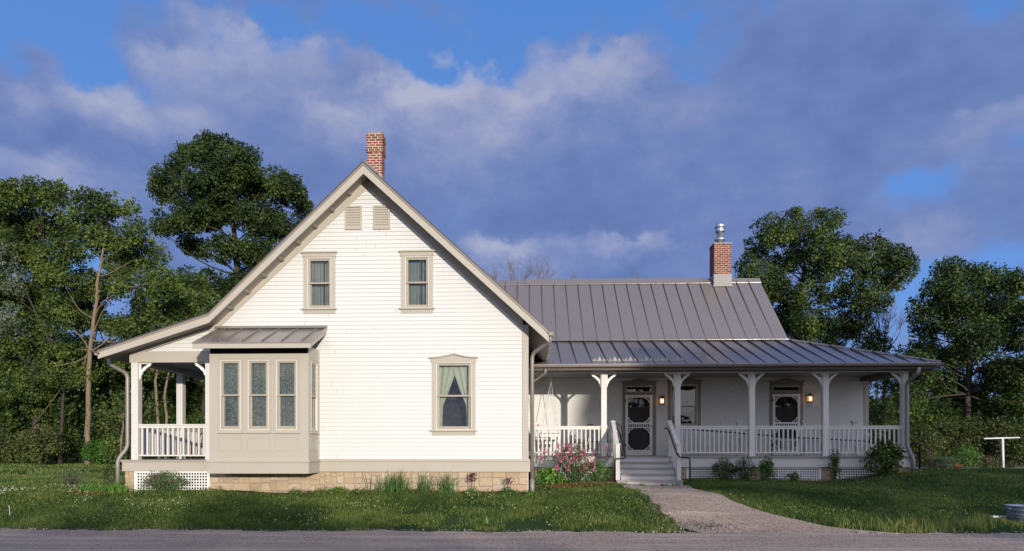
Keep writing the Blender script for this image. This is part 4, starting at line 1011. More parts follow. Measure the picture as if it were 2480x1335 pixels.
downspout([P(1321, 893, YE), P(1321, 903, YE), P(1297, 921, YE + .3), P(1284, 925, YE + .3)], 0.036, 'small elbow under the left end of the porch gutter')
downspout([P(265, 868, YF + .3), P(265, 882, YF + .3), P(318 - 9, 906, YF - .0), P(318 - 9, 1085, YF - .0), P(285, 1112, YF - .1), P(285, 1180, YF - .1)], 0.047, 'downspout at the left porch corner')
downspout([P(2225, 890, YE), P(2224, 904, YE), P(2197, 926, YP - .09), P(2197, 1082, YP - .09), P(2212, 1112, YP - .15), P(2212, 1146, YP - .15)], 0.055, 'downspout at the right porch corner')
# snow guards on the porch roof
slp = (zB - zE) / (YB - YE)
for gxp in (1452, 1489, 1527, 1566, 1604, 1641):
    mb = MB(); y = YE + 0.36; z = zE + 0.36 * slp; x = WX(gxp, y)
    for (o, s) in ((-.13, .7), (0, 1.1), (.13, .7), (-.21, .45)):
        h = 0.10 * s; w_ = 0.07 * s
        mb.add([(x+o-w_, y, z), (x+o+w_, y, z), (x+o, y+.01, z+h+.02), (x+o-w_, y+.09, z+.09*slp), (x+o+w_, y+.09, z+.09*slp)], [(0,1,2), (0,2,3), (1,4,2), (3,2,4)])
    mb.build('snow_guard', M['roof'], lr)
# rear chimney with a steel flue
YC2 = 24.78
a0, a1 = WX(1729.5, YC2), WX(1771, YC2); zt2, zb2, zf2 = WZ(590, YC2, 1750), WZ(664, YC2, 1750), WZ(693, YC2, 1750)
ch2 = brick_stack('chimney', a0, a1, YC2, YC2 + 0.6, zb2, zt2, house, 0.068, 0.175, 0.012, None, 'square brick chimney with a steel flue on the wing roof')
mb = MB(); mb.box(a0 - .015, a1 + .015, YC2 - .015, YC2 + .615, zt2, zt2 + .03); mb.build('chimney_cap', M['lead'], ch2)
mb = MB(); mb.box(a0 - .012, a1 + .012, YC2 - .012, YC2 + .612, zf2 - .3, zb2); mb.box(a0 - .05, a1 + .05, YC2 - .05, YC2 - .013, zf2 - .02, zf2 + .02); mb.build('flashing', M['lead'], ch2)
fx, fy = WX(1743.5, YC2 + .3), YC2 + .3; zz0 = zt2 + .03; zz1 = WZ(543, YC2 + .3, 1743); Hh = zz1 - zz0
mb = MB(); mb.tube([(fx, fy, zz0), (fx, fy, zz0 + .18*Hh), (fx, fy, zz0 + .22*Hh), (fx, fy, zz0 + .3*Hh), (fx, fy, zz0 + .301*Hh), (fx, fy, zz0 + .62*Hh)], [.115, .115, .19, .19, .12, .12], 20)
mb.tube([(fx, fy, zz0 + .621*Hh), (fx, fy, zz0 + .625*Hh), (fx, fy, zz0 + .78*Hh)], [.16, .165, .165], 20); mb.tube([(fx, fy, zz0 + .80*Hh), (fx, fy, zz0 + .93*Hh), (fx, fy, zz0 + Hh)], [.17, .17, .13], 20); mb.tube([(fx, fy, zz0 + .78*Hh), (fx, fy, zz0 + .80*Hh)], [.13, .13], 20)
mb.build('flue', M['steel'], ch2, True)

# ================================================================ THINGS ON THE PORCHES
# hanging swing, its back to the left
sy0_, sy1_ = 20.75, 21.95; sx_ = XE + 0.42; zs = z_dk + 0.42
sw = thing('porch_swing', 'white slatted porch swing hanging on chains at the left end of the long porch', 'porch swing', (sx_ + .3, 21.35, zs))
mb = MB()
for i in range(6): x = sx_ + 0.02 + i * 0.088; mb.box(x, x + .07, sy0_, sy1_, zs - .0, zs + .02)
mb.box(sx_, sx_ + .55, sy0_ + .02, sy0_ + .06, zs - .06, zs - .001); mb.box(sx_, sx_ + .55, sy1_ - .06, sy1_ - .02, zs - .06, zs - .001); mb.build('seat', M['white'], sw)
mb = MB()
for i in range(15):
    y = sy0_ + .03 + i * (sy1_ - sy0_ - .1) / 14
    mb.hexa([(sx_, y, zs + .02), (sx_ + .02, y, zs + .02), (sx_ + .02, y + .045, zs + .02), (sx_, y + .045, zs + .02)], [(sx_ - .20, y, zs + .52), (sx_ - .18, y, zs + .52), (sx_ - .18, y + .045, zs + .52), (sx_ - .20, y + .045, zs + .52)])
mb.box(sx_ - .225, sx_ - .17, sy0_, sy1_, zs + .52, zs + .57); mb.build('backrest', M['white'], sw)
for y in (sy0_, sy1_ - .06):
    mb = MB(); mb.box(sx_ - .08, sx_ + .56, y, y + .06, zs + .24, zs + .265); mb.box(sx_ + .49, sx_ + .54, y + .005, y + .055, zs - .05, zs + .24); mb.build('armrest', M['white'], sw)
for y in (sy0_ + .02, sy1_ - .02):
    mb = MB(); top_ = (sx_ + .28, y, zbw + .02)
    for e in (sx_ + .50, sx_ - .02): mb.tube([top_, (sx_ + .28, y, zbw - .25), (e, y, zs + .25)] , 0.008, 5)
    mb.build('chain', M['steel'], sw)
# pale blue board and a little red ball by the corner
tb = MB(); tb.hexa([(XE+.10, 20.1, z_dk), (XE+.24, 20.1, z_dk), (XE+.24, 20.13, z_dk), (XE+.10, 20.13, z_dk)], [(XE+.10, 20.25, z_dk+1.06), (XE+.20, 20.25, z_dk+.93), (XE+.20, 20.28, z_dk+.93), (XE+.10, 20.28, z_dk+1.06)])
tag(tb.build('leaning_board', M['paleblue'], None, loc=(XE+.15, 20.1, z_dk)), 'pale blue wooden board leaning in the left corner of the long porch', 'board')
tb = MB(); c = P(1302.5, 1033, 20.08)
tb.tube([(c[0], c[1], c[2]-.05), (c[0], c[1], c[2]-.03), (c[0], c[1], c[2]+.02), (c[0]+.03, c[1], c[2]+.06)], [.012, .035, .04, .01], 8); tb.tube([(c[0], c[1], c[2]-.05), (c[0]-.02, c[1]+.02, z_dk)], .008, 5)
tag(tb.build('garden_ornament', M['red'], None, True, loc=(c[0], c[1], z_dk)), 'small red ornament on a stick above the sunlit railing', 'ornament')
# ring on the wall
c = P(1463, 985, YW - .05); mb = MB(); mb.ring((c[0], YW - .045, c[2]), .155, .012, 'y', 28, 6)
rg = thing('wall_thermometer', 'round thermometer with a thin white rim on the wall behind the first post', 'thermometer', (c[0], YW - .03, c[2] - .16))
mb.build('rim', M['white'], rg, True)
mb = MB(); mb.tube([(c[0], YW - .02, c[2]), (c[0], YW - .04, c[2])], .15, 28); mb.build('dial', M['greywhite'], rg)
# wrought iron chairs and table
def iron_chair(x, y, rot, lab):
    t = thing('iron_chair', lab, 'chair', (x, y, z_dk), 'wrought iron chairs on the porch')
    c_, s_ = math.cos(rot), math.sin(rot); fr = lambda u, v, z: (x + c_*u - s_*v, y + s_*u + c_*v, z_dk + z)
    mb = MB(fr); mb.ring((0, 0, .44), .21, .014, 'z', 20, 6)
    for k in range(5): mb.tube([(-.2 + .1*k, -.17 + .03*abs(k-2), .44), (-.2 + .1*k, .17 - .03*abs(k-2), .44)], .008, 4)
    mb.build('seat', M['black'], t, True)
    mb = MB(fr); mb.tube([(-.20, .18, .44), (-.23, .24, .70), (-.19, .27, .90), (-.08, .29, .98), (.08, .29, .98), (.19, .27, .90), (.23, .24, .70), (.20, .18, .44)], .014, 6)
    for k in (-1, 0, 1):
        mb.tube([(k*.07, .19, .44), (k*.12, .24, .62), (k*.03, .26, .78), (k*.10, .28, .93)], .009, 5); 
    mb.ring((0, .27, .80), .05, .008, 'y', 12, 5); mb.build('backrest', M['black'], t, True)
    for (u, v) in ((-.17, -.15), (.17, -.15), (-.17, .16), (.17, .16)):
        mb = MB(fr); mb.tube([(u, v, .44), (u*1.1, v*1.1, .22), (u*1.35, v*1.35, 0.0)], .013, 6); mb.build('leg', M['black'], t, True)
iron_chair(WX(1445, 21.3), 21.3, 0.6, 'black wrought iron chair left of the first post, behind the railing')
iron_chair(WX(1484, 20.75), 20.75, -0.4, 'black wrought iron chair between the first post and the steps')
tx = WX(1405, 22.0)
tt = thing('side_table', 'small grey wooden side table behind the sunlit railing', 'table', (tx, 22.0, z_dk))
mb = MB(); mb.box(tx-.3, tx+.3, 21.8, 22.25, z_dk+.50, z_dk+.54); mb.build('table_top', M['greywhite'], tt)
for (u, v) in ((-.27, .03), (.23, .03), (-.27, .38), (.23, .38)): mb = MB(); mb.box(tx+u, tx+u+.04, 21.8+v, 21.84+v, z_dk, z_dk+.499); mb.build('leg', M['greywhite'], tt)
# bentwood rocker on the left porch
cx_, cy_ = WX(489, 17.3), 17.3
t = thing('rocking_chair', 'red brown bentwood chair at the right end of the side porch', 'chair', (cx_, cy_, z_deckL))
fr = lambda u, v, z: (cx_ + u, cy_ + v, z_deckL + z)
mb = MB(fr); mb.tube([(-.20, .2, .40)] + [(-.20 * math.cos(a), .26, .55 + .16 * math.sin(a)) for a in np.linspace(0, math.pi, 9)] + [(.20, .2, .40)], .022, 7)
for k in (-.1, 0, .1): mb.tube([(k, .2, .40), (k, .26, .68)], .012, 5)
mb.ring((0, .25, .56), .07, .012, 'y', 14, 5); mb.build('backrest', M['chairwood'], t, True)
mb = MB(fr); mb.box(-.22, .22, -.2, .2, .38, .41); mb.build('seat', M['chairwood'], t)
for s_ in (-.19, .17):
    mb = MB(fr); mb.tube([(s_, -.32, .08), (s_, -.1, .02), (s_, .15, .02), (s_, .4, .10)], .014, 6); mb.build('rocker', M['chairwood'], t, True)
    mb = MB(fr); mb.box(s_-.012, s_+.015, -.18, -.15, .02, .38); mb.build('leg', M['chairwood'], t); mb = MB(fr); mb.box(s_-.012, s_+.015, .15, .18, .02, .38); mb.build('leg', M['chairwood'], t)
# ================================================================ GROUND
def grid_sheet(name, xs, ys, zf, mat, kind='structure'):
    X, Y = np.meshgrid(xs, ys); V = np.stack([X.ravel(), Y.ravel(), zf(X.ravel(), Y.ravel())], 1)
    nx, ny = len(xs), len(ys); i, j = np.meshgrid(np.arange(nx - 1), np.arange(ny - 1)); a = (j * nx + i).ravel()
    o = np_mesh(name, V, np.stack([a, a + 1, a + nx + 1, a + nx], 1), mat, smooth=True); o['kind'] = kind; return o
def ground_mat():
    m, nt, out = nodes_of('lawn_soil'); p = pos(nt)
    n1 = noise(nt, p, 0.5, 5); n2 = noise(nt, p, 9, 6, 0.7)
    c = mixc(nt, ramp(nt, n1, [(0.35, 0), (0.65, 1)]), (0.020, 0.045, 0.012), (0.035, 0.065, 0.018))
    c = mixc(nt, ramp(nt, n2, [(0.55, 0), (0.75, 0.6)]), c, (0.06, 0.05, 0.025))
    principled(nt, out, c, 1.0, 0, bump(nt, n2, 0.8, 0.05), 0.1); return m
def gravel_mat(name, a, b, fine=95):
    m, nt, out = nodes_of(name); p = pos(nt)
    v = nt.nodes.new('ShaderNodeTexVoronoi'); v.inputs['Scale'].default_value = fine; L(nt, p, v.inputs['Vector'])
    n1 = noise(nt, p, 0.8, 5, 0.6); n2 = noise(nt, p, 22, 6, 0.75); n3 = noise(nt, scaled(nt, p, (0.25, 2.2, 1)), 1.2, 3)
    c = mixc(nt, v.outputs['Color'], a, b); 
    c = mixc(nt, ramp(nt, v.outputs['Color'], [(0.15, 0.8), (0.35, 0.0)]), c, tuple(x * 0.35 for x in a))
    c = mixc(nt, ramp(nt, v.outputs['Color'], [(0.82, 0.0), (0.95, 0.8)]), c, tuple(min(.85, x * 1.3) for x in b))
    c = mixc(nt, ramp(nt, n1, [(0.3, 0.0), (0.75, 0.30)]), c, tuple(x * 0.6 for x in a))
    c = mixc(nt, ramp(nt, n2, [(0.5, 0.0), (0.8, 0.3)]), c, (0.20, 0.155, 0.125))
    c = mixc(nt, ramp(nt, n3, [(0.48, 0.0), (0.72, 0.6)]), c, tuple(min(1, x * 1.25) for x in b))
    principled(nt, out, c, 0.95, 0, bump(nt, v.outputs['Distance'], 1.0, 0.03), 0.2); return m
xs = np.unique(np.concatenate([np.arange(-1500, -60, 120), np.arange(-60, -20, 2.0), np.arange(-20, 18, 0.25), np.arange(18, 60, 2.0), np.arange(60, 1501, 120)]))
ys = np.unique(np.concatenate([np.arange(-600, -40, 80), np.arange(-40, 4, 4.0), np.arange(4, 24, 0.25), np.arange(24, 64, 2.0), np.arange(64, 2000, 120)]))
grid_sheet('ground', xs, ys, ground_z, ground_mat())
road_m = gravel_mat('tar_and_chip_road', (0.41, 0.31, 0.245), (0.58, 0.46, 0.37), 40)
def edge_y(x): return 12.74 + 0.06 * np.sin(x * 1.7) + 0.05 * np.sin(x * 4.3 + 1) + 0.035 * np.sin(x * 11) + 0.02 * np.sin(x * 23 + 2)
xr_ = np.unique(np.concatenate([np.arange(-300, -14, 6.0), np.arange(-14, 14, 0.08), np.arange(14, 301, 6.0)])); yr_ = np.linspace(0, 1, 13)
X, T = np.meshgrid(xr_, yr_); Yv = 4.6 + (edge_y(X) - 4.6) * T
Vr = np.stack([X.ravel(), Yv.ravel(), ground_z(X.ravel(), Yv.ravel()) + 0.008], 1); nx = len(xr_)
i, j = np.meshgrid(np.arange(nx - 1), np.arange(12)); a = (j * nx + i).ravel()
np_mesh('road', Vr, np.stack([a, a + 1, a + nx + 1, a + nx], 1), road_m)['kind'] = 'structure'
# path from the steps, widening to the road
def path_l(y): return np.interp(y, [12.6, 12.9, 13.3, 14.2, 15.4, 16.6, 18.6], [3.35, 3.05, 2.95, 2.80, 2.72, 2.62, 2.47]) + 0.04 * np.sin(y * 7)
def path_r(y): return np.interp(y, [12.6, 12.95, 13.3, 13.9, 14.7, 15.6, 16.6, 18.6], [7.2, 6.3, 5.8, 5.2, 4.75, 4.5, 4.35, 4.12]) + 0.04 * np.sin(y * 6 + 1)
yy = np.arange(12.6, 18.66, 0.1); T = np.linspace(0, 1, 22); YY, TT = np.meshgrid(yy, T, indexing='ij'); XX = path_l(YY) + (path_r(YY) - path_l(YY)) * TT
Vp = np.stack([XX.ravel(), YY.ravel(), ground_z(XX.ravel(), YY.ravel()) + 0.020 - 0.02 * (sstep(13.0, 12.6, YY.ravel()))], 1)
i, j = np.meshgrid(np.arange(21), np.arange(len(yy) - 1)); a = (j * 22 + i).ravel()
np_mesh('path', Vp, np.stack([a, a + 1, a + 23, a + 22], 1), gravel_mat('fine_gravel_path', (0.41, 0.305, 0.235), (0.58, 0.45, 0.345), 42))['kind'] = 'structure'
# pale gravel walk beyond the crest
xx = np.arange(10.9, 24, 0.5); V = []
for x in xx:
    for y in (22.0 + 0.02*(x-11), 24.2 + .1*(x-11)): V.append((x, y, GZ(x, y) + 0.03))
n = len(xx); np_mesh('walk', V, [(2*k, 2*k+2, 2*k+3, 2*k+1) for k in range(n - 1)], gravel_mat('pale_gravel_walk', (0.42, 0.40, 0.37), (0.6, 0.58, 0.54), 40))['kind'] = 'structure'

# ================================================================ SCATTERED LEAF-LIKE FACES
def unit(v): return v / np.maximum(np.linalg.norm(v, axis=1, keepdims=True), 1e-9)
def leaf_quads(C, size, aspect=0.55, up=0.35, out=None, rs=rng, droop=0.0):
    """one bent diamond per centre; returns verts, faces"""
    n = len(C); nrm = rs.normal(size=(n, 3)); 
    if out is not None: nrm = nrm * 0.7 + out
    nrm[:, 2] += up; nrm = unit(nrm); t = unit(np.cross(nrm, rs.normal(size=(n, 3)))); b = np.cross(nrm, t)
    s = (np.asarray(size) * rs.uniform(0.65, 1.3, n))[:, None]
    a = C - t * s * 0.5; c = C + t * s * 0.5; d = C + b * s * aspect * 0.5 + nrm * s * 0.08; e = C - b * s * aspect * 0.5 + nrm * s * 0.08
    V = np.stack([a, e, c, d], 1).reshape(-1, 3); F = np.arange(4 * n).reshape(-1, 4); return V, F
def blades(B, h, w, lean, rs=rng, seg=2, bend=0.5):
    """tapering blades from base points"""
    n = len(B); az = rs.uniform(0, 2*np.pi, n); d = np.stack([np.cos(az), np.sin(az), np.zeros(n)], 1); sd = rs.uniform(0, 2*np.pi, n); s = np.stack([np.cos(sd), np.sin(sd), np.zeros(n)], 1)
    h = np.asarray(h)[:, None] if np.ndim(h) else np.full((n, 1), h); ln = (np.abs(rs.normal(size=(n, 1))) * lean); w = np.asarray(w)[:, None] if np.ndim(w) else w
    rows = []
    for k in range(seg + 1):
        t = k / seg; c = B + np.array([0, 0, 1.0]) * h * (t - bend * 0.35 * t * t * np.minimum(ln, 1.2)) + d * h * ln * t ** 1.8
        ww = w * (1 - t) ** 0.7 * 0.5 + 0.0006
        rows += [c - s * ww, c + s * ww]
    V = np.stack(rows, 1).reshape(-1, 3); m = 2 * (seg + 1); F = []
    base = np.arange(n)[:, None] * m
    for k in range(seg): F.append(base + np.array([2*k, 2*k+1, 2*k+3, 2*k+2]))
    F = np.stack(F, 1).reshape(-1, 4); return V, F
def vnoise(x, y, s, seed=0):
    r = np.random.default_rng(seed); g = r.random((64, 64)); u, v = (x * s) % 64, (y * s) % 64
    i, j = u.astype(int), v.astype(int); f, q = u - i, v - j; f = f*f*(3-2*f); q = q*q*(3-2*q)
    return (g[i % 64, j % 64]*(1-f)*(1-q) + g[(i+1) % 64, j % 64]*f*(1-q) + g[i % 64, (j+1) % 64]*(1-f)*q + g[(i+1) % 64, (j+1) % 64]*f*q)

# ---- lawn
def on_lawn(x, y):
    ok = (y > edge_y(x) + 0.0 - 0.10 * vnoise(x, y, 3, 3)) & ~((x > path_l(y) + 0.02) & (x < path_r(y) - 0.02) & (y < 18.9) & (y > 12.6))
    ok &= ~((x > WX(298, YF)) & (x < XE + 0.1) & (y > YF + 0.0)); ok &= ~((x > bx0) & (x < bx1) & (y > YBAY + 0.45))
    ok &= ~((x >= XE) & (x < dx1) & (y > YP)); ok &= ~((x > 2.3) & (x < 4.3) & (y > 18.2))
    return ok
G_V, G_F, G_T, off = [], [], [], 0
def add_grass(x0, x1, y0, y1, dens, h0, h1, w, seed):
    global off
    rs = np.random.default_rng(seed); n = int((x1 - x0) * (y1 - y0) * dens); x = rs.uniform(x0, x1, n); y = rs.uniform(y0, y1, n)
    patch = vnoise(x, y, 1.1, 5) * 0.6 + vnoise(x, y, 3.7, 6) * 0.4
    bare = vnoise(x, y, 0.9, 9) * 0.5 + vnoise(x, y, 2.6, 10) * 0.5
    near_edge = sstep(0.45, 0.0, y - edge_y(x)); keep = on_lawn(x, y) & (bare + rs.uniform(-.12, .12, n) > 0.28 + 0.22 * near_edge)
    # mulch beds stay clear
    keep &= ~(((x - 1.15) / 1.35) ** 2 + ((y - 18.6) / 1.0) ** 2 < 1.0)
    x, y, patch = x[keep], y[keep], patch[keep]; n = len(x)
    h = h0 + (h1 - h0) * (0.25 * rs.random(n) + 0.75 * patch) * rs.uniform(0.6, 1.25, n)
    strip = np.exp(-((y - edge_y(x) - 0.35) / 0.35) ** 2) * sstep(5.0, 6.2, x) * sstep(10.5, 8.5, x); tall = (rs.random(n) < 0.16) * strip
    h = h * (1 + 0.8 * strip) + tall * rs.uniform(0.10, 0.28, n)
    B = np.stack([x, y, ground_z(x, y) - 0.005], 1); V, F = blades(B, h, w * rs.uniform(0.7, 1.4, n), 0.55, rs)
    t = np.clip(-0.05 + 0.50 * vnoise(x, y, 0.8, 11) + 0.40 * vnoise(x, y, 3.1, 12) + 0.30 * rs.normal(size=n) * 0.6 + 0.25 * tall + .12 * strip, 0, 1)
    G_V.append(V); G_F.append(F + off); G_T.append(np.repeat(t, 2)); off += len(V)
add_grass(-13.5, 0.8, 12.75, 16.4, 2300, 0.025, 0.105, 0.009, 21)
add_grass(0.8, 3.4, 12.75, 18.9, 2100, 0.025, 0.10, 0.009, 22)
add_grass(3.8, 12.5, 12.75, 20.2, 1700, 0.03, 0.095, 0.009, 23)
add_grass(12.5, 18, 12.75, 22.0, 600, 0.05, 0.11, 0.014, 27); add_grass(11.2, 13, 20, 22, 500, 0.05, 0.11, 0.014, 28)
add_grass(-21, -9.5, 16.4, 26, 420, 0.05, 0.12, 0.016, 24)
add_grass(-38, -10, 26, 46, 70, 0.07, 0.16, 0.035, 25)
add_grass(18, 42, 18, 40, 40, 0.06, 0.14, 0.04, 26)
go = np_mesh('grass', np.concatenate(G_V), np.concatenate(G_F), M['grass'], tint=np.concatenate(G_T)); tag(go, 'green lawn of mixed grass and clover', 'grass', kind='stuff')
# ---- clover heads
rs = np.random.default_rng(31); n = 60000; x = rs.uniform(-14, 12, n); y = rs.uniform(13.0, 19.8, n)
dens = vnoise(x, y, 0.9, 14) * vnoise(x, y, 2.3, 15); left = sstep(-5, -10, x) * np.exp(-((y - 15.6) / 1.0) ** 2)
mid = sstep(-6, -4, x) * sstep(2, 0, x)
keep = on_lawn(x, y) & (rs.random(n) < np.clip((dens - 0.24) * 0.55, 0, 1) * (0.12 + 1.6 * left + 0.40 * mid)); x, y = x[keep], y[keep]; n = len(x)
C = np.stack([x, y, ground_z(x, y) + rs.uniform(0.07, 0.13, n)], 1); Vs, Fs = [], []
Cr = np.repeat(C, 5, 0) + rs.normal(size=(5 * n, 3)) * 0.004; V, F = leaf_quads(Cr, 0.017, 0.9, 0.2, None, rs)
tag(np_mesh('clover_flowers', V, F, M['clover'], tint=rs.random(len(F))), 'scattered white clover heads in the lawn', 'flowers', kind='stuff')
# ---- broad clover leaves and weeds low in the turf
n = 60000; x = rs.uniform(-13.5, 12, n); y = rs.uniform(12.9, 19.8, n); keep = on_lawn(x, y) & (vnoise(x, y, 1.4, 17) > 0.45); x, y = x[keep], y[keep]
C = np.stack([x, y, ground_z(x, y) + rs.uniform(0.02, 0.11, len(x))], 1); V, F = leaf_quads(C, 0.034, 0.8, 0.9, None, rs)
tag(np_mesh('clover_leaves', V, F, M['grass'], tint=np.clip(0.35 + .4 * rs.random(len(F)), 0, 1)), 'low clover leaves between the grass blades', 'clover', kind='stuff')
# ---- loose gravel along the edges
def pebbles(pts, s, mat, name, label, cat, up=0.8, asp=0.8):
    V, F = leaf_quads(pts, s, asp, up, None, rs); return tag(np_mesh(name, V, F, mat, tint=rs.random(len(F))), label, cat, kind='stuff')
x = np.concatenate([rs.normal(3.35, .35, 900), rs.normal(2.75, .16, 700), rs.uniform(-13, 3, 1100), rs.uniform(3.5, 12, 450)]); y = np.concatenate([rs.normal(13.25, .16, 900), rs.uniform(13.6, 18.2, 700), np.zeros(1100), np.zeros(450)])
m_ = y == 0; y[m_] = edge_y(x[m_]) + rs.normal(-0.02, 0.07, m_.sum())
pebbles(np.stack([x, y, ground_z(x, y) + 0.028], 1), rs.uniform(0.012, 0.042, len(x)), M['pebble'], 'loose_stones', 'loose grey stones along the road edge and the path', 'stones')
# ---- mulch
def mulch(cx, cy, rx, ry, n, label):
    a = rs.uniform(0, 2*np.pi, n); r = np.sqrt(rs.random(n)); x = cx + rx * r * np.cos(a) * (1 + .1*np.sin(3*a)); y = cy + ry * r * np.sin(a) * (1 + .12*np.sin(2*a+1))
    V, F = leaf_quads(np.stack([x, y, ground_z(x, y) + 0.02 + 0.03 * rs.random(n)], 1), rs.uniform(0.02, 0.08, n), 0.35, 1.6, None, rs)
    return tag(np_mesh('mulch', V, F, M['chips'], tint=rs.random(len(F))), label, 'mulch', kind='stuff')
mulch(1.15, 18.55, 1.35, 1.1, 9000, 'red brown bark mulch under the pink flowering bush')
mulch(-2.6, 15.95, 2.9, 0.16, 2600, 'bark mulch along the sunlit stone foundation'); mulch(6.6, 19.72, 2.6, 0.22, 2400, 'bark mulch along the lattice right of the steps')
mulch(-10.2, 15.9, .8, .2, 700, 'bare mulch at the left porch corner')

# ================================================================ PLANTS
def join(parts):
    V, F, T, o = [], [], [], 0
    for v, f, t in parts: V.append(v); F.append(f + o); T.append(t); o += len(v)
    return np.concatenate(V), np.concatenate(F), np.concatenate(T)
def blade_clump(name, label, cat, x, y, n, h, w, lean, mat, r=0.12, tint=(0.2, 0.8), group=None):
    z = GZ(x, y); B = np.stack([x + rs.normal(size=n) * r, y + rs.normal(size=n) * r * .6, np.full(n, z)], 1)
    V, F = blades(B, h * rs.uniform(0.55, 1.15, n), w * rs.uniform(.7, 1.2, n), lean, rs, 5, 0.8); t = np.repeat(rs.uniform(*tint, n), 5)
    return tag(np_mesh(name, V, F, M[mat], loc=(x, y, z), tint=t), label, cat, group)
def shrub(name, label, cat, x, y, w, d, h, n, leaf, mat, stems=9, base=0.0, flowers=None, zoff=0.0, shape=0.5, group=None, aspect=.55, tint=0.5):
    z = GZ(x, y) + zoff; root = thing(name, label, cat, (x, y, z), group)
    tips = []
    mb = MB()
    for i in range(stems):
        a = rs.uniform(0, 6.28); q = math.sqrt(rs.random()); tx_, ty_ = x + w * .5 * q * math.cos(a), y + d * .5 * q * math.sin(a); tz = z + h * rs.uniform(.6, 1.0) * (1 - .35 * q * q)
        mb.tube([(x + .15*(tx_-x), y + .15*(ty_-y), z - .03), (x + .5*(tx_-x), y + .5*(ty_-y), z + .55*(tz-z)), (tx_, ty_, tz)], [.010, .007, .003], 5); tips.append((tx_, ty_, tz))
    mb.build('stem', M['greybark'], root)
    a = rs.uniform(0, 2*np.pi, n); u = rs.random(n) ** 0.55; v = rs.random(n)
    prof = np.sin(np.clip(base + v * (1 - base), 0, 1) * np.pi * .86 + .25) ** shape
    jj = 1 + .28 * np.sin(3*a + 5*v + x) + .16 * np.sin(7*a - 9*v)
    C = np.stack([x + .5*w*u*prof*np.cos(a)*jj, y + .5*d*u*prof*np.sin(a)*jj, z + h*v*(1 + .12*np.sin(4*a))], 1)
    k = rs.integers(0, len(tips), n // 3); C[:n // 3] = np.array(tips)[k] + rs.normal(size=(n // 3, 3)) * np.array([w, d, h]) * .06
    out = unit(C - np.array([x, y, z + h * .4])); V, F = leaf_quads(C, leaf, aspect, .3, out, rs)
    np_mesh('leaves', V, F, M[mat], root, tint=np.clip(tint + .25*rs.normal(size=n), 0, 1))
    if flowers:
        mat2, nf, spread, fs, per = flowers; P_ = []
        for i in range(nf):
            tx_, ty_, tz = tips[i % len(tips)] if i < len(tips) else (x + rs.normal()*w*.3, y - d*.35*rs.random(), z + h*rs.uniform(.35, 1.0))
            m_ = per; c = np.array([tx_, ty_, tz]) + rs.normal(size=(m_, 3)) * np.array([.4, .4, 1.0]) * spread; P_.append(c)
        C = np.concatenate(P_); V, F = leaf_quads(C, fs, .85, .2, None, rs); np_mesh('blossom', V, F, M[mat2], root, tint=np.clip(.5 + .3*rs.normal(size=len(C)), 0, 1))
    return root
def at(px, Y): return WX(px, Y)
g1 = 'grassy leaved clumps against the stone foundation'
blade_clump('iris_plant', 'widest blade leaved iris clump in front of the stone foundation', 'iris', at(952, 15.85), 15.85, 150, .58, .020, .70, 'iris', .20, group=g1)
blade_clump('iris_plant', 'middle and thinnest of the three blade leaved iris clumps at the foundation', 'iris', at(1028, 15.85), 15.85, 60, .54, .017, .55, 'iris', .10, group=g1)
blade_clump('iris_plant', 'tall narrow iris clump below the ground floor window', 'iris', at(1080, 15.85), 15.85, 80, .56, .018, .60, 'iris', .11, group=g1)
blade_clump('daylily', 'yellow green daylily clump beside the left downspout', 'daylily', at(283, 15.9), 15.9, 170, .30, .022, .9, 'bright', .14, (0.5, 1), 'daylily clumps at the left corner')
blade_clump('daylily', 'yellow green daylily clump left of the other, farther from the porch', 'daylily', at(222, 16.1), 16.1, 190, .30, .020, .95, 'bright', .17, (0.45, 1), 'daylily clumps at the left corner')
blade_clump('grass_tuft', 'grass tuft leaning in the shadow right of the bay', 'grass tuft', at(778, 15.6), 15.6, 70, .26, .012, .6, 'grass', .06, (.3, .7))
def stalk(name, label, px, Y, h, mat, leafmat='bright', nb=16, broad=False):
    x = at(px, Y); z = GZ(x, Y); r_ = thing(name, label, 'flower', (x, Y, z)); mb = MB()
    for i in range(3): mb.tube([(x + .03*(i-1), Y, z), (x + .035*(i-1) + .01, Y, z + h*.5), (x + .05*(i-1), Y, z + h*(.96 - .08*i))], [.008, .006, .004], 5)
    mb.build('stem', M['iris'] if False else M['greybark'], r_)
    C = np.stack([x + rs.normal(size=nb*12)*.045, Y + rs.normal(size=nb*12)*.04, z + h*rs.uniform(.62, 1.0, nb*12)], 1); V, F = leaf_quads(C, .032, .8, .2, None, rs); np_mesh('blossom', V, F, M[mat], r_, tint=rs.random(len(C)))
    nl = 160; a = rs.uniform(0, 6.28, nl); q = rs.random(nl)**.5; C = np.stack([x + .20*q*np.cos(a), Y + .12*q*np.sin(a), z + .02 + .18*rs.random(nl)*(1.2-q)], 1); V, F = leaf_quads(C, .085 if broad else .05, .45, .5, None, rs); np_mesh('leaves', V, F, M[leafmat], r_, tint=.3 + .5*rs.random(nl))
    return r_
stalk('flower_stalk', 'dark maroon flower stalk on green leaves before the foundation', 1145, 15.85, .50, 'maroon')
stalk('flower_stalk', 'thinner maroon flower stalk with broad leaves near the house corner', 1232, 15.85, .40, 'maroon', 'iris', 8, True)
shrub('low_plant', 'low bright green mound at the foot of the foundation right of the bay', 'plant', at(822, 15.85), 15.85, .50, .3, .17, 700, .035, 'bright', 4, tint=.7)
shrub('low_plant', 'small leafy weed below the bay, left of the bright mound', 'plant', at(715, 15.6), 15.6, .35, .2, .17, 160, .04, 'iris', 4)
shrub('low_plant', 'low straggly green plant between the bright mound and the iris', 'plant', at(880, 15.85), 15.85, .7, .22, .14, 300, .04, 'iris', 4)
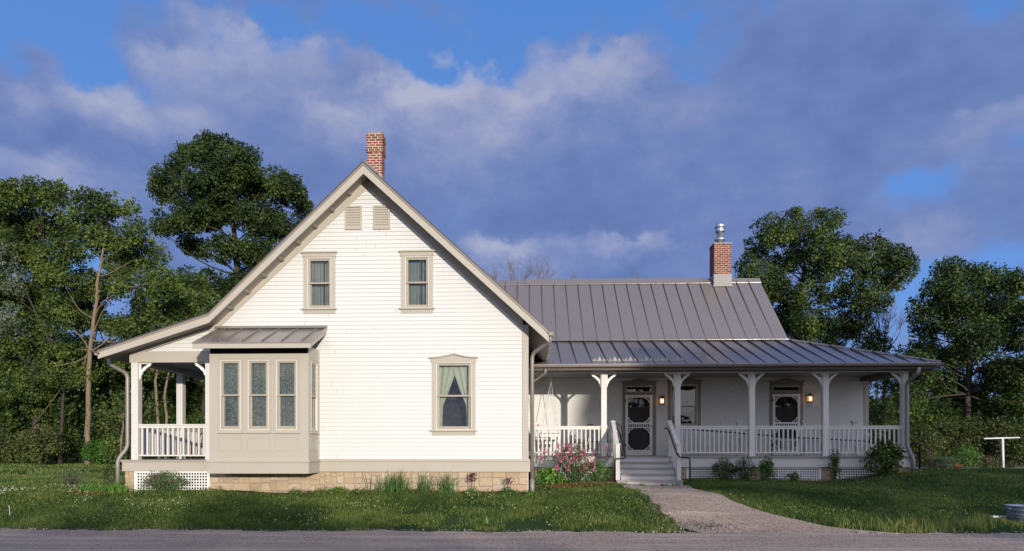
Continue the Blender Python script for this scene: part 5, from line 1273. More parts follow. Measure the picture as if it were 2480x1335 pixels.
shrub('low_plant', 'small dark leaved plant at the right end of the stone foundation', 'plant', at(1283, 15.7), 15.7, .3, .3, .16, 260, .04, 'bright', 4)
shrub('flowering_perennial', 'magenta flowering patch in front of the left lattice', 'flowers', at(398, 15.85), 15.85, 1.1, .36, .50, 4600, .032, 'iris', 40, flowers=('magenta', 50, .020, .024, 12), tint=.6, shape=.35)
shrub('wispy_shrub', 'silvery wispy shrub on the lawn left of the side porch', 'shrub', at(172, 17.2), 17.2, .80, .6, .52, 1900, .026, 'silver', 34, shape=.9, aspect=.3, tint=.45)
shrub('vine', 'low brown and green growth beside the left downspout', 'plant', at(268, 17.4), 17.4, .35, .35, .62, 500, .05, 'leafD', 5, tint=.4)
# pink flowering bush in the mulch bed, and its neighbours
pk = shrub('lilac_bush', 'pink flowering lilac bush in the mulch bed left of the steps', 'lilac bush', at(1388, 18.4), 18.4, 1.2, .8, 1.05, 3000, .05, 'bright', 34, flowers=('pink', 66, .038, .034, 85), tint=.3, shape=.5)
shrub('leafy_plant', 'broad leaved light green plant at the left of the mulch bed', 'plant', at(1330, 18.3), 18.3, .75, .5, .42, 900, .10, 'bright', 7, tint=.75, shape=.4, aspect=.8)
shrub('leafy_plant', 'dark low plant beside the corner downspout', 'plant', at(1300, 17.6), 17.6, .45, .35, .20, 400, .05, 'iris', 5)
shrub('flowering_perennial', 'green plant with violet flowers between the lilac and the steps', 'flowers', at(1448, 18.9), 18.9, .85, .5, .62, 2300, .045, 'bright', 14, flowers=('violet', 16, .03, .022, 16), tint=.45)
shrub('flowering_perennial', 'shaded bush with violet buds, first one right of the steps', 'flowers', at(1753, 19.45), 19.45, .62, .5, .62, 2300, .045, 'leafB', 12, flowers=('violet', 9, .03, .022, 12), tint=.4)
shrub('flowering_perennial', 'shaded bush with thin flower spikes, second one right of the steps', 'flowers', at(1806, 19.45), 19.45, .62, .5, .66, 2300, .04, 'leafB', 16, flowers=('violet', 8, .03, .018, 8), tint=.35)
shrub('climbing_vine', 'short climbing vine on the stone pier right of the two shaded bushes', 'vine', at(1857, 19.5), 19.5, .42, .3, .66, 1100, .07, 'bright', 7, tint=.25, shape=.3)
shrub('low_plant', 'small spiky plant in front of the middle lattice', 'plant', at(1921, 19.4), 19.4, .40, .3, .26, 420, .05, 'iris', 8, tint=.2)
shrub('climbing_vine', 'thin vine with bare lower stems under the fourth porch post', 'vine', at(2022, 19.55), 19.55, .36, .3, .86, 800, .06, 'leafB', 10, base=.5, tint=.4, shape=.3)
shrub('climbing_vine', 'large leafy vine climbing the skirt near the right porch corner', 'vine', at(2146, 19.3), 19.3, .98, .6, .92, 2300, .085, 'leafB', 12, tint=.5, shape=.5, aspect=.85)
for (px, Y) in ((1512, 18.2), (1556, 18.15), (1608, 18.15), (1640, 18.2)):
    blade_clump('weed', 'small weed at the foot of the wooden steps', 'weed', at(px, Y), Y, 22, .14, .02, .9, 'iris', .05, (.2, .5), 'weeds at the foot of the steps')
blade_clump('weed', 'pale green weed rosette near the road edge in the middle lawn', 'weed', at(1175, 13.35), 13.35, 16, .22, .03, .7, 'bright', .03, (.7, 1))
# garden behind the right end
shrub('flowering_perennial', 'pale pink flowers behind the black handrail right of the porch', 'flowers', at(2252, 26), 26, .9, .6, .75, 1500, .05, 'leafD', 12, flowers=('pink', 7, .05, .045, 12), tint=.5)
shrub('garden_shrub', 'rounded grey green lavender mound beside the pale walk', 'shrub', at(2288, 25.5), 25.5, 1.0, .7, .45, 1700, .04, 'silver', 12, tint=.2)
shrub('garden_shrub', 'upright light green shrub between the porch corner and the clothesline pole', 'shrub', at(2343, 27), 27, 1.0, .8, .95, 2400, .05, 'bright', 12, tint=.45)
shrub('flowering_perennial', 'pink flowering plant left of the clothesline pole', 'flowers', at(2388, 27), 27, 1.0, .7, .55, 1600, .05, 'leafD', 12, flowers=('pink', 7, .05, .045, 14))
shrub('flowering_perennial', 'low orange flowers beside the pale walk', 'flowers', at(2318, 24.8), 24.8, .4, .3, .18, 200, .04, 'leafD', 6, flowers=('orange', 12, .03, .035, 12))

# ================================================================ YARD OBJECTS
tx_, ty_ = at(2428, 28), 28.0; tz_ = GZ(tx_, ty_)
t = thing('clothesline_pole', 'white T shaped clothesline pole in the right hand garden', 'clothesline pole', (tx_, ty_, tz_ - .1))
mb = MB(); mb.tube([(tx_ + .03, ty_, tz_ - .1), (tx_, ty_, WZ(1062, ty_, 2428))], .045, 12); mb.build('pole', M['white'], t, True)
mb = MB(); mb.tube([P(2383, 1062.5, 27.6), P(2469, 1060, 28.4)], .028, 10); 
mb.build('crossbar', M['white'], t, True)
mb = MB()
for f_ in (.08, .36, .64, .92): p_ = Vector(P(2383, 1062.5, 27.6)).lerp(Vector(P(2469, 1060, 28.4)), f_); mb.tube([p_ + Vector((0, 0, .03)), p_ + Vector((0, .03, .07)), p_ + Vector((0, .06, .03))], .008, 5)
mb.build('line_hook', M['steel'], t)
ty = 13.75; tx = WX(2441, ty) + .37; tz = GZ(tx, ty) - 0.01
t = thing('metal_tub', 'blue grey galvanised washtub at the right edge of the lawn', 'tub', (tx, ty, tz))
mb = MB(); hh = .32; n = 40
prof = [(.30, 0), (.315, .06), (.325, .10), (.331, .105), (.327, .115), (.335, .15), (.341, .155), (.337, .165), (.352, .24), (.358, .245), (.354, .255), (.362, hh), (.372, hh + .008), (.370, hh + .016), (.355, hh + .008), (.345, .24), (.29, .03), (0.01, .03)]
vs = [(tx + r_ * math.cos(2*math.pi*k/n), ty + r_ * math.sin(2*math.pi*k/n), tz + z_) for r_, z_ in prof for k in range(n)]
mb.add(vs, [(j*n+k, j*n+(k+1) % n, (j+1)*n+(k+1) % n, (j+1)*n+k) for j in range(len(prof)-1) for k in range(n)]); mb.build('tub_body', M['galv'], t, True)
mb = MB()
for s_ in (-1, 1): mb.tube([(tx + s_*.355, ty - .08, tz + .27), (tx + s_*.41, ty - .06, tz + .29), (tx + s_*.41, ty + .06, tz + .29), (tx + s_*.355, ty + .08, tz + .27)], .01, 6)
mb.build('handle', M['galv'], t, True)
a = P(2404, 1258, 13.95); mb = MB(); zz = GZ(a[0] + .2, 13.95); mb.box(a[0], a[0] + .42, 13.93, 14.03, zz + .02, zz + .055)
tag(mb.build('wooden_board', M['white'], None, loc=(a[0], 13.95, zz)), 'short white board lying in the grass beside the washtub', 'board')
a = P(22, 1258, 13.9); mb = MB(); mb.tube([(a[0] + .02, 13.9, GZ(a[0], 13.9) - .02), (a[0], 13.9, GZ(a[0], 13.9) + .22)], .004, 6)
tag(mb.build('marker_stake', M['white'], None, loc=(a[0], 13.9, GZ(a[0], 13.9))), 'thin pale stake in the grass at the left edge by the road', 'stake')
# ================================================================ TREES
def limb(mb, p0, p1, r0, r1, sag=0.1, seg=6, wob=0.05, n=6, rs=rng):
    p0, p1 = np.array(p0, float), np.array(p1, float); d = p1 - p0; ln = np.linalg.norm(d); pts = []
    o1 = rs.normal(size=3) * ln * wob; o2 = rs.normal(size=3) * ln * wob
    for k in range(seg + 1):
        t = k / seg; p = p0 + d * t + o1 * math.sin(math.pi * t) + o2 * math.sin(2 * math.pi * t) * .5; p[2] -= sag * ln * math.sin(math.pi * t) * .5; pts.append(tuple(p))
    mb.tube(pts, [r0 + (r1 - r0) * (k / seg) ** .8 for k in range(seg + 1)], n, False); return pts
_g3 = np.random.default_rng(99).random((32, 32, 32))
def noise3(p):
    i = np.floor(p).astype(int); f = p - i; f = f * f * (3 - 2 * f); i %= 32; j = (i + 1) % 32
    def g(a, b, c): return _g3[a, b, c]
    x0, y0, z0, x1, y1, z1 = i[:, 0], i[:, 1], i[:, 2], j[:, 0], j[:, 1], j[:, 2]; fx, fy, fz = f[:, 0], f[:, 1], f[:, 2]
    return ((g(x0,y0,z0)*(1-fx)+g(x1,y0,z0)*fx)*(1-fy)+(g(x0,y1,z0)*(1-fx)+g(x1,y1,z0)*fx)*fy)*(1-fz)+((g(x0,y0,z1)*(1-fx)+g(x1,y0,z1)*fx)*(1-fy)+(g(x0,y1,z1)*(1-fx)+g(x1,y1,z1)*fx)*fy)*fz
NLEAF = 0
def tree(name, label, base, blobs, Y, mat, leaf, dens, seed, trunk_r=.22, bark='greybark', trunk_pts=None, depth=.85, clump=.42, sub=1.0, group='trees behind the house', gap=0.0, spread=0.0, tintb=0.45, twigs=3, flat=0.75):
    """blobs: (px,py,rx,ry) boughs of the crown as seen, each a real ellipsoid at its own depth"""
    rs = np.random.default_rng(seed); s = F_PX / Y
    bx = base[0] if base[0] is not None else 0; z0 = GZ(bx, Y); root = thing(name, label, 'tree', (bx, Y, z0), group)
    bl = []
    for b in blobs:
        px, py, rx, ry = b[:4]; yy = Y + (rs.uniform(-1, 1) * spread if len(b) < 5 else b[4]); x, z = W(px, py, yy); bl.append((np.array([x, yy, z]), rx / s, max(rx, ry) / s * depth, ry / s))
    mb = MB()
    tp = [W(px, py, Y) for px, py in trunk_pts] if trunk_pts else [(bx, z0), (bx + .2, z0 + .45 * (bl[0][0][2] - z0)), (bl[0][0][0], bl[0][0][2])]
    Yt = Y + (0 if bark == 'palebark' else .9); tp = [(x, Yt, z) for x, z in tp]; tp[0] = (tp[0][0], Yt, z0 - .1)
    TT = []
    for i in range(len(tp) - 1):
        for k in range(4): t = k / 4; TT.append(tuple(np.array(tp[i]) * (1 - t) + np.array(tp[i+1]) * t + rs.normal(size=3) * .02))
    TT.append(tp[-1]); nT = len(TT); mb.tube(TT, [trunk_r * (1.25 if k == 0 else 1) * (1 - .8 * k / nT) for k in range(nT)], 10)
    Cs, Ts, Os = [], [], []
    TA = np.array(TT)
    for c, a, d, h in bl:
        # limb from the trunk to the bough
        zt = c[2] - .45 * np.linalg.norm((c - TA[-1])[:2]) - .6 * h; k = int(np.argmin(np.abs(TA[:, 2] - zt) + (TA[:, 2] < z0 + .42 * (TA[-1, 2] - z0)) * 9)); r0 = max(.03, trunk_r * .38 * (1 - .75 * k / nT))
        limb(mb, TA[k], c, r0, r0 * .35, .06, 6, .06, 6, rs)
        nn = int(sub * dens * 21.0 * a * d * h * 4.19); u = unit(rs.normal(size=(nn, 3))); rr_ = rs.random(nn) ** .40 * 1.22; P_ = u * rr_[:, None] * np.array([a, d, h]) + c
        f = .50 * noise3(P_ / clump * .62) + .34 * noise3(P_ / clump * 1.6 + 7) + .16 * noise3(P_ / clump * 4.2 + 3)
        thr = .388 + gap * .25 + .26 * np.clip((rr_ - .72) / .5, 0, 1) - .10 * np.clip(u[:, 2], -1, 1) * 0
        k_ = f + rs.normal(size=nn) * .018 > thr; P_, f, rr_ = P_[k_], f[k_], rr_[k_]
        if len(P_) < 12: continue
        for q in range(int(5 + 5 * twigs * a)):
            p = P_[rs.integers(len(P_))]; limb(mb, c + (p - c) * .1, p, min(.024, r0 * .3), .006, .02, 4, .06, 4, rs)
        Cs.append(P_); Ts.append(tintb + (noise3(P_ / clump * .8 + 20) - .5) * 1.2 + rs.normal(size=len(P_)) * .16); Os.append(unit(P_ - c) * .5)
    C = np.concatenate(Cs); T = np.concatenate(Ts); O = np.concatenate(Os); keep = C[:, 2] > ground_z(C[:, 0], C[:, 1]); C, T, O = C[keep], T[keep], O[keep]
    mb.build('trunk', M[bark], root, True)
    V, F = leaf_quads(C, leaf * .88, .66, .45, O, rs); np_mesh('crown', V, F, M[mat], root, tint=np.clip(T, 0, 1)); return root
nl = 0
# --- left side
tree('oak_tree', 'tallest dark oak with an open crown rising behind the left roof slope', (WX(575, 44),),
     [(480,372,60,42),(555,392,75,55),(425,400,45,35),(410,455,50,42),(505,440,80,50),(600,450,75,55),(660,440,55,45),(700,470,50,42),(735,500,34,30),(440,520,60,40),(520,520,70,40),(620,530,80,50),(690,545,60,45),(395,560,34,40),(470,600,50,35),(560,610,60,40),(640,620,60,45),(530,690,60,40),(600,700,60,50),(450,680,40,40),(500,345,40,22),(380,420,26,26)],
     44, 'leafC', .19, 50, 101, .34, trunk_pts=[(560,1100),(562,900),(565,760),(560,620),(545,480),(520,400)], clump=.75, gap=.27, spread=2.2, tintb=.45, sub=.85, twigs=4)
tree('maple_tree', 'full green maple on the pale leaning trunk, left of the tallest oak', (WX(212, 36),),
     [(235,490,60,38),(290,510,50,38),(210,540,60,40),(320,570,48,40),(260,590,70,42),(180,610,55,42),(350,620,60,45),(150,680,60,50),(230,690,60,42),(330,700,70,48),(400,690,55,45),(140,760,50,45),(230,790,60,45),(300,800,60,40),(380,770,70,45),(440,740,50,40),(160,840,60,42),(420,830,60,40),(190,905,55,35),(120,900,55,45),(480,790,40,30),(180,560,60,50,37),(290,650,90,70,37.4),(360,740,80,60,37.4),(180,730,70,60,37.4),(280,860,90,60,37.5)],
     36, 'leafB', .17, 46, 102, .145, 'palebark', [(212,1128),(213,960),(219,850),(232,745),(236,690),(252,600),(262,520)], clump=.55, gap=.16, spread=1.6, tintb=.50)
tree('ash_tree', 'dark ash at the far left edge of the photo', (WX(60, 40),),
     [(60,465,60,40),(120,480,40,36),(20,480,40,40),(45,540,65,50),(115,560,50,45),(30,620,60,50),(95,640,60,50),(20,710,55,50),(90,730,60,55),(40,810,60,55),(110,830,50,45),(20,900,50,50),(70,940,60,50),(60,600,80,70,39),(80,720,90,80,38.6),(60,850,90,70,38.6),(150,455,20,24),(-30,560,50,60),(-30,700,50,60)],
     40, 'leafA', .18, 46, 103, .26, clump=.62, gap=.08, spread=1.8, tintb=.54)
tree('silver_leaf_tree', 'pale silvery leaved tree at the left edge in front of the dark ash', (WX(20, 34),), [(12,620,34,40),(30,690,40,40),(8,760,40,40),(40,800,30,30)], 37, 'silver', .14, 40, 104, .1, clump=.4, gap=.2, spread=.8)
tree('young_tree', 'mid green tree filling the gap between the maple and the lean-to roof', (WX(470, 39),),
     [(460,700,45,40),(500,740,45,35),(430,760,50,40),(480,800,45,35),(400,850,60,40),(330,880,60,40),(350,820,50,40)], 39, 'leafB', .17, 44, 105, .12, clump=.5, spread=1.2, tintb=.64)
tree('understorey_tree', 'dark understorey tree behind the pale trunk', (WX(160, 43),), [(150,880,70,60),(250,880,70,60),(150,990,80,60),(260,990,80,60),(60,1000,80,60),(0,990,60,60),(200,740,60,60),(300,940,50,60)], 43, 'leafA', .20, 44, 106, .15, clump=.65, spread=1.5, tintb=.3)
tree('understorey_tree', 'dark understorey tree seen through the side porch', (WX(440, 42),), [(360,930,60,50),(440,930,70,60),(350,1020,60,55),(440,1020,80,60),(510,980,60,70),(540,900,50,60),(300,1030,50,50)], 42, 'leafA', .20, 44, 107, .15, clump=.65, spread=1.5, tintb=.38)
def stem_tree(name, label, pts, Y, r, leafblobs=None, seed=1):
    s = thing(name, label, 'tree', (WX(pts[0][0], Y), Y, GZ(WX(pts[0][0], Y), Y)), 'slender pale saplings on the left')
    mb = MB(); mb.tube([P(px, py, Y) for px, py in pts], [r * (1 - .55 * k / len(pts)) for k in range(len(pts))], 8)
    q = P(*pts[-2], Y)
    for k in range(5):
        limb(mb, q, (q[0] + rng.normal() * .5, q[1] + rng.normal() * .3, q[2] + rng.uniform(.3, 1.2)), r * .4, .008, 0, 4, .08, 4)
    mb.build('trunk', M['palebark'], s, True)
    c = np.array(P(*pts[-1], Y)); n = 900; C = c + rng.normal(size=(n, 3)) * np.array([.8, .7, .5]); V, F = leaf_quads(C, .15, .6, .4); np_mesh('crown', V, F, M['leafB'], s, tint=rng.random(n) * .6 + .1)
stem_tree('sapling', 'curving pale sapling seen through the side porch, left one', [(385,1112),(383,1020),(379,960),(376,925),(381,895),(384,860)], 33, .085)
stem_tree('sapling', 'curving pale sapling seen through the side porch, right one', [(401,1112),(404,1010),(398,960),(403,930),(410,895),(414,860)], 33, .075)
stem_tree('sapling', 'thin pale forked sapling just left of the side porch', [(293,1106),(294,1060),(299,1030),(297,1010),(302,985)], 32, .06)
# undergrowth: bushes one can tell apart
def bush(label, px, py, rx, ry, Y, mat, leaf, n, seed, group, tintb=.45, name='bush'):
    rs = np.random.default_rng(seed); s = F_PX / Y; x, z = W(px, py, Y); z0 = GZ(x, Y); root = thing(name, label, 'bush', (x, Y, z0), group)
    nc = int(n / 55); u = unit(rs.normal(size=(nc, 3))); u[:, 2] = u[:, 2] * 1.0; c = np.array([x, Y, z]) + u * rs.uniform(.4, 1, (nc, 1)) ** .6 * np.array([rx / s, max(rx, ry) / s * .8, ry / s])
    idx = np.repeat(np.arange(nc), 55); C = c[idx] + rs.normal(size=(len(idx), 3)) * .2 * (ry / s) ** .5 * np.array([1, 1, .8]); T = tintb + (rs.normal(size=nc) * .18)[idx] + rs.normal(size=len(idx)) * .12
    gz = ground_z(C[:, 0], C[:, 1]); k = C[:, 2] > gz; C, T = C[k], T[k]; V, F = leaf_quads(C, leaf, .6, .5, unit(C - np.array([x, Y, z])) * .5, rs)
    mb = MB()
    for q in range(6): e = c[q % nc]; limb(mb, (x + .1*(q-3), Y, z0 - .05), e, .035, .008, 0, 4, .06, 4, rs)
    mb.build('stem', M['greybark'], root); np_mesh('leaves', V, F, M[mat], root, tint=np.clip(T, 0, 1)); return root
gL = 'bushes under the trees on the left'
for i, (lab, px, py, rx, ry, Y, mat, tb) in enumerate([
    ('sunlit bush at the far left foot of the trees', 15, 1080, 55, 38, 38, 'leafD', .4), ('low green bush second from the left edge', 85, 1090, 50, 34, 38, 'leafB', .35),
    ('dark bush left of the pale trunk', 150, 1075, 45, 42, 39, 'leafA', .5), ('grassy bush just right of the pale trunk', 245, 1095, 40, 26, 36, 'bright', .15),
    ('tall olive bush right of the pale trunk', 265, 1050, 38, 50, 38, 'leafD', .35), ('light green spray beside the left downspout', 290, 1085, 26, 34, 34, 'leafB', .6),
    ('bush behind the left part of the side porch rail', 350, 1070, 45, 50, 37, 'leafA', .5), ('bush behind the middle of the side porch', 420, 1065, 50, 55, 38, 'leafB', .35), ('bush behind the right part of the side porch', 490, 1060, 45, 60, 37, 'leafA', .55),
    ('olive flecked bush left of the pale trunk', 100, 1072, 50, 44, 36, 'leafD', .5)]):
    bush(lab, px, py, rx, ry, Y, mat, .13, 3400, 200 + i, gL, tb)
# dark wood far behind fills the last gaps low down
rs = np.random.default_rng(77); n = 52000
xw = np.concatenate([rs.uniform(-75, -20, n // 2), rs.uniform(12, 75, n // 2)]); yw = 66 + rs.normal(size=n) * 4
prof = 7.0 + 2.5 * vnoise(xw + 90, yw, .35, 41) + 1.5 * vnoise(xw + 90, yw, 1.1, 42); zw = ground_z(xw, yw) + prof * rs.random(n) ** .75 * np.where(xw > 0, .62, 1)
V, F = leaf_quads(np.stack([xw, yw, zw], 1), .75, .7, .3, None, rs)
tag(np_mesh('far_wood', V, F, M['leafC'], tint=np.clip(.35 + .3*rs.normal(size=n), 0, 1)), 'dark far off wood closing the view behind the trees', 'wood', kind='stuff')
# --- right side
tree('oak_tree', 'large round crowned oak behind the wing chimney', (WX(1952, 42),),
     [(1880,560,55,36),(1960,560,60,45),(2010,545,40,34),(1830,600,45,38),(1905,620,70,48),(1985,630,70,50),(2050,610,50,36),(2110,600,50,32),(2160,625,45,32),(2195,650,30,28),(2080,660,60,40),(2150,680,50,35),(1800,660,40,42),(1860,690,65,45),(1950,710,70,48),(2040,715,60,42),(2110,730,45,32),(1820,740,50,40),(1890,780,60,45),(1970,790,60,45),(2060,790,60,42),(2110,830,50,36),(2000,850,60,40),(1940,520,36,20),(1990,518,34,16),(2120,575,30,20)],
     42, 'leafB', .17, 44, 111, .30, trunk_pts=[(1952,1130),(1950,900),(1952,760),(1956,690),(1965,620)], clump=.62, gap=.23, spread=2.0, tintb=.30, sub=.95, twigs=4)
tree('oak_tree', 'dark dense oak at the right edge of the photo', (WX(2360, 36),),
     [(2300,650,40,28),(2360,670,50,35),(2420,680,50,34),(2470,690,40,34),(2280,700,40,34),(2330,730,60,45),(2410,740,60,48),(2470,760,50,50),(2240,750,40,32),(2290,790,60,42),(2370,810,65,48),(2450,830,60,48),(2215,800,30,26),(2250,850,50,40),(2330,880,60,45),(2420,900,60,48),(2480,900,50,50),(2270,920,55,42),(2350,960,60,45),(2440,970,60,45),(2530,760,60,60),(2530,880,60,60),(2500,980,60,50),(2200,850,30,28),(2300,740,80,55,34.5),(2400,790,90,60,34.3),(2320,860,95,60,34.2),(2430,900,95,60,34.5),(2350,950,100,55,34.4),(2460,700,60,45,34.6),(2260,980,60,40,34.6),(2215,915,45,50),(2205,975,45,45),(2235,870,40,40)],
     36, 'leafA', .16, 44, 112, .2, trunk_pts=[(2372,1130),(2370,950),(2378,800),(2372,700)], clump=.55, gap=.12, spread=1.8, tintb=.36, sub=1.25)
tree('maple_tree', 'bright leaved tree seen past the right end of the porch', (WX(2150, 38),),
     [(2110,940,40,38),(2160,930,40,40),(2130,1000,45,38),(2190,980,40,42),(2100,1050,40,34),(2170,1060,45,34),(2220,940,35,45),(2090,900,30,30),(2230,1010,35,40),(2140,880,40,26),(2190,890,34,30)], 38, 'leafB', .15, 34, 113, .12, clump=.42, spread=1.4, tintb=.50, gap=.12)
gR = 'hedge bushes behind the right hand garden'
for i, (lab, px, py, rx, ry, Y, mat, tb) in enumerate([
    ('olive hedge bush nearest the right porch corner', 2235, 1075, 38, 42, 33, 'leafD', .35), ('olive hedge bush behind the lavender', 2290, 1065, 42, 45, 34, 'leafD', .45),
    ('hedge bush behind the light green shrub', 2345, 1060, 42, 45, 34, 'leafD', .30), ('hedge bush left of the clothesline pole', 2395, 1065, 36, 44, 34, 'leafD', .5),
    ('hedge bush right of the clothesline pole', 2450, 1070, 38, 46, 33, 'leafD', .45), ('hedge bush at the right edge of the photo', 2500, 1075, 38, 44, 33, 'leafB', .4),
    ('dark bush seen through the right end of the porch', 2140, 1075, 45, 40, 35, 'leafA', .5), ('dark bush above the lavender mound', 2270, 1010, 50, 38, 37, 'leafA', .3), ('dark bush above the clothesline pole', 2420, 1015, 50, 34, 37, 'leafA', .3)]):
    bush(lab, px, py, rx, ry, Y, mat, .11, 3600, 300 + i, gR, tb, 'hedge_bush')
# bare trees
def bare_tree(label, px, base_py, top_py, Y, width, seed, r=.07, group='bare leafless trees', n1=9):
    rs = np.random.default_rng(seed); x = WX(px, Y); z0 = GZ(x, Y); zb, zt = WZ(base_py, Y, px), WZ(top_py, Y, px); w = width * Y / F_PX; t = thing('bare_tree', label, 'tree', (x, Y, z0), group)
    mb = MB(); mb.tube([(x, Y, z0 - .1), (x + .1, Y, (z0 + zb) / 2), (x, Y, zb)], [r * 1.5, r * 1.2, r], 7)
    def br(p, d, ln, r_, lv):
        e = p + d * ln; limb(mb, p, e, r_, r_ * .45, -.03, 4, .05, 4, rs)
        if lv == 0: return
        for k in range(3 if lv > 1 else 3):
            f = rs.uniform(.35, 1.0); q = p + d * ln * f; nd = unit((d + rs.normal(size=3) * .42 + np.array([0, 0, .25]))[None])[0]; br(q, nd, ln * rs.uniform(.45, .7), r_ * .5, lv - 1)
    for k in range(n1):
        a = rs.uniform(-1, 1); d = unit(np.array([[a * w * .5 / max(.1, (zt - zb)), rs.normal() * .2, 1.0]]))[0]; br(np.array([x, Y, zb - .2]), d, (zt - zb) * .62 * rs.uniform(.8, 1.1), r * .5, 3)
    mb.build('trunk', M['twig'], t)
bare_tree('bare leafless tree above the wing roof, left one', 1255, 700, 622, 46, 90, 501, .06)
bare_tree('bare leafless tree above the wing roof, wider middle one', 1310, 700, 614, 46, 110, 502, .06)
bare_tree('small bare twigs above the wing roof beside the bare trees', 1385, 700, 655, 46, 50, 503, .04, n1=5)
bare_tree('faint bare twigs above the wing roof left of the chimney', 1545, 700, 652, 48, 40, 504, .035, n1=4); bare_tree('faintest bare twigs above the middle of the wing roof', 1505, 700, 662, 48, 30, 505, .03, n1=3)
bare_tree('bare leafless tree in the gap between the two right hand oaks', 2140, 850, 712, 44, 120, 506, .08)
bare_tree('bare leafless tree peeking over the right side of the gable roof', 1205, 700, 640, 46, 50, 507, .05, n1=5)
# --- trees across the road, behind the camera: they cast the long shadows
SA, SE = R(22.0), R(7.4)
def uw(u, w): return (u * math.cos(SA) + w * math.sin(SA), u * math.sin(SA) - w * math.cos(SA))
W0 = 30.0; LIFT = math.tan(SE) * W0
def shade_tree(label, blobs, seed, leaf=.42, dens=1.0, name='roadside_tree', trunk=True):
    rs = np.random.default_rng(seed); u0 = float(np.mean([b[0] for b in blobs])); bx, by = uw(u0, W0); root = thing(name, label, 'tree', (bx, by, 0), 'trees across the road')
    mb = MB(); zc = float(np.mean([b[1] for b in blobs])) + LIFT
    mb.tube([(bx, by, -.1), (bx, by, zc * .5), (bx, by, zc)], [.22, .18, .08], 8); Cs = []
    for (u, v, ru, rv) in blobs:
        x, y = uw(u, W0); c = np.array([x, y, v + LIFT]); limb(mb, (bx, by, zc * .6), c, .09, .03, 0, 5, .05, 5, rs)
        n = int(dens * 420 * ru * rv); g = unit(rs.normal(size=(n, 3))) * (rs.random((n, 1)) ** .4); Cs.append(c + g[:, :1] * ru * np.array([[math.cos(SA), math.sin(SA), 0]]) + g[:, 1:2] * 1.3 * np.array([[math.sin(SA), -math.cos(SA), 0]]) + g[:, 2:] * np.array([[0, 0, rv]]))
    mb.build('trunk', M['greybark'], root, True); C = np.concatenate(Cs); V, F = leaf_quads(C, leaf, .7, .2, None, rs); np_mesh('crown', V, F, M['leafB'], root, tint=np.clip(.4 + .2*rs.normal(size=len(C)), 0, 1))
shade_tree('broad tree across the road whose crown shades the porch wing', [(11.6,5.0,1.75,2.3),(11.6,3.7,1.5,1.2),(10.3,3.3,.9,.8),(11.2,2.7,1.1,.7),(12.4,2.3,1.2,.6),(13.5,4.4,2.6,2.7),(13.0,3.0,1.8,1.1),(15.5,4.4,2.6,2.8),(14.8,2.8,1.8,1.1)], 601)
shade_tree('second tree across the road shading the right lawn', [(17.5,4.3,2.8,3.0),(19.5,4.0,2.6,2.8),(17.0,2.7,2.0,1.1),(19.0,2.6,2.0,1.1),(21.5,3.6,2.0,2.2)], 602)
shade_tree('shrubby growth across the road shading the near left lawn', [(-14,.3,2.5,1.85),(-11,.35,2.4,1.8),(-8.4,0.3,2.4,1.9),(-5.6,.35,2.3,1.9),(-3.0,.4,2.0,1.95),(-.5,.75,1.5,1.95),(.8,.5,1.3,1.85),(2.4,.2,1.3,1.7),(4.0,-.2,1.3,1.6),(5.4,-.6,1.2,1.6),(-14,-2.5,3,1.6),(-8,-2.5,5,1.6),(-1,-2.5,5,1.6)], 603)

# ================================================================ SUN, SKY, RENDER
sun = bpy.data.lights.new('sun', 'SUN'); sun.energy = 4.1; sun.angle = R(0.8); sun.color = (1.0, 0.91, 0.77)
so = bpy.data.objects.new('sun', sun); COL.objects.link(so)
S = Vector((math.sin(SA) * math.cos(SE), -math.cos(SA) * math.cos(SE), math.sin(SE)))
so.rotation_euler = S.to_track_quat('Z', 'Y').to_euler(); so.location = (20, -20, 20)
world = bpy.data.worlds.new('World'); scene.world = world; world.use_nodes = True; world.cycles.sampling_method = 'MANUAL'; world.cycles.sample_map_resolution = 512; nt = world.node_tree; nt.nodes.clear()
out = nt.nodes.new('ShaderNodeOutputWorld'); bg = nt.nodes.new('ShaderNodeBackground'); L(nt, bg.outputs[0], out.inputs[0])
sky = nt.nodes.new('ShaderNodeTexSky'); sky.sky_type = 'NISHITA'; sky.sun_disc = False; sky.sun_elevation = SE; sky.sun_rotation = math.pi - SA
sky.air_density = 1.0; sky.dust_density = 0.6; sky.ozone_density = 1.6
tc = nt.nodes.new('ShaderNodeTexCoord'); dirv = tc.outputs['Generated']
# cloud cover as a function of direction (a node group used twice, the second time a little higher up, for the lit tops)
grp = bpy.data.node_groups.new('cloud_cover', 'ShaderNodeTree')
grp.interface.new_socket('Vector', in_out='INPUT', socket_type='NodeSocketVector'); grp.interface.new_socket('Cover', in_out='OUTPUT', socket_type='NodeSocketFloat'); grp.interface.new_socket('Head', in_out='OUTPUT', socket_type='NodeSocketFloat')
gi, go_ = grp.nodes.new('NodeGroupInput'), grp.nodes.new('NodeGroupOutput')
sep = grp.nodes.new('ShaderNodeSeparateXYZ'); L(grp, gi.outputs[0], sep.inputs[0])
az = math_n(grp, 'ARCTAN2', sep.outputs[0], sep.outputs[1]); el = math_n(grp, 'ARCSINE', sep.outputs[2])
comb = grp.nodes.new('ShaderNodeCombineXYZ'); L(grp, az, comb.inputs[0]); L(grp, math_n(grp, 'MULTIPLY', el, 1.2), comb.inputs[1])
wv = grp.nodes.new('ShaderNodeTexNoise'); wv.inputs['Scale'].default_value = 5.0; wv.inputs['Detail'].default_value = 4; L(grp, comb.outputs[0], wv.inputs['Vector'])
wm = grp.nodes.new('ShaderNodeVectorMath'); wm.operation = 'MULTIPLY_ADD'; L(grp, wv.outputs['Color'], wm.inputs[0]); wm.inputs[1].default_value = (.26, .26, 0); L(grp, comb.outputs[0], wm.inputs[2])
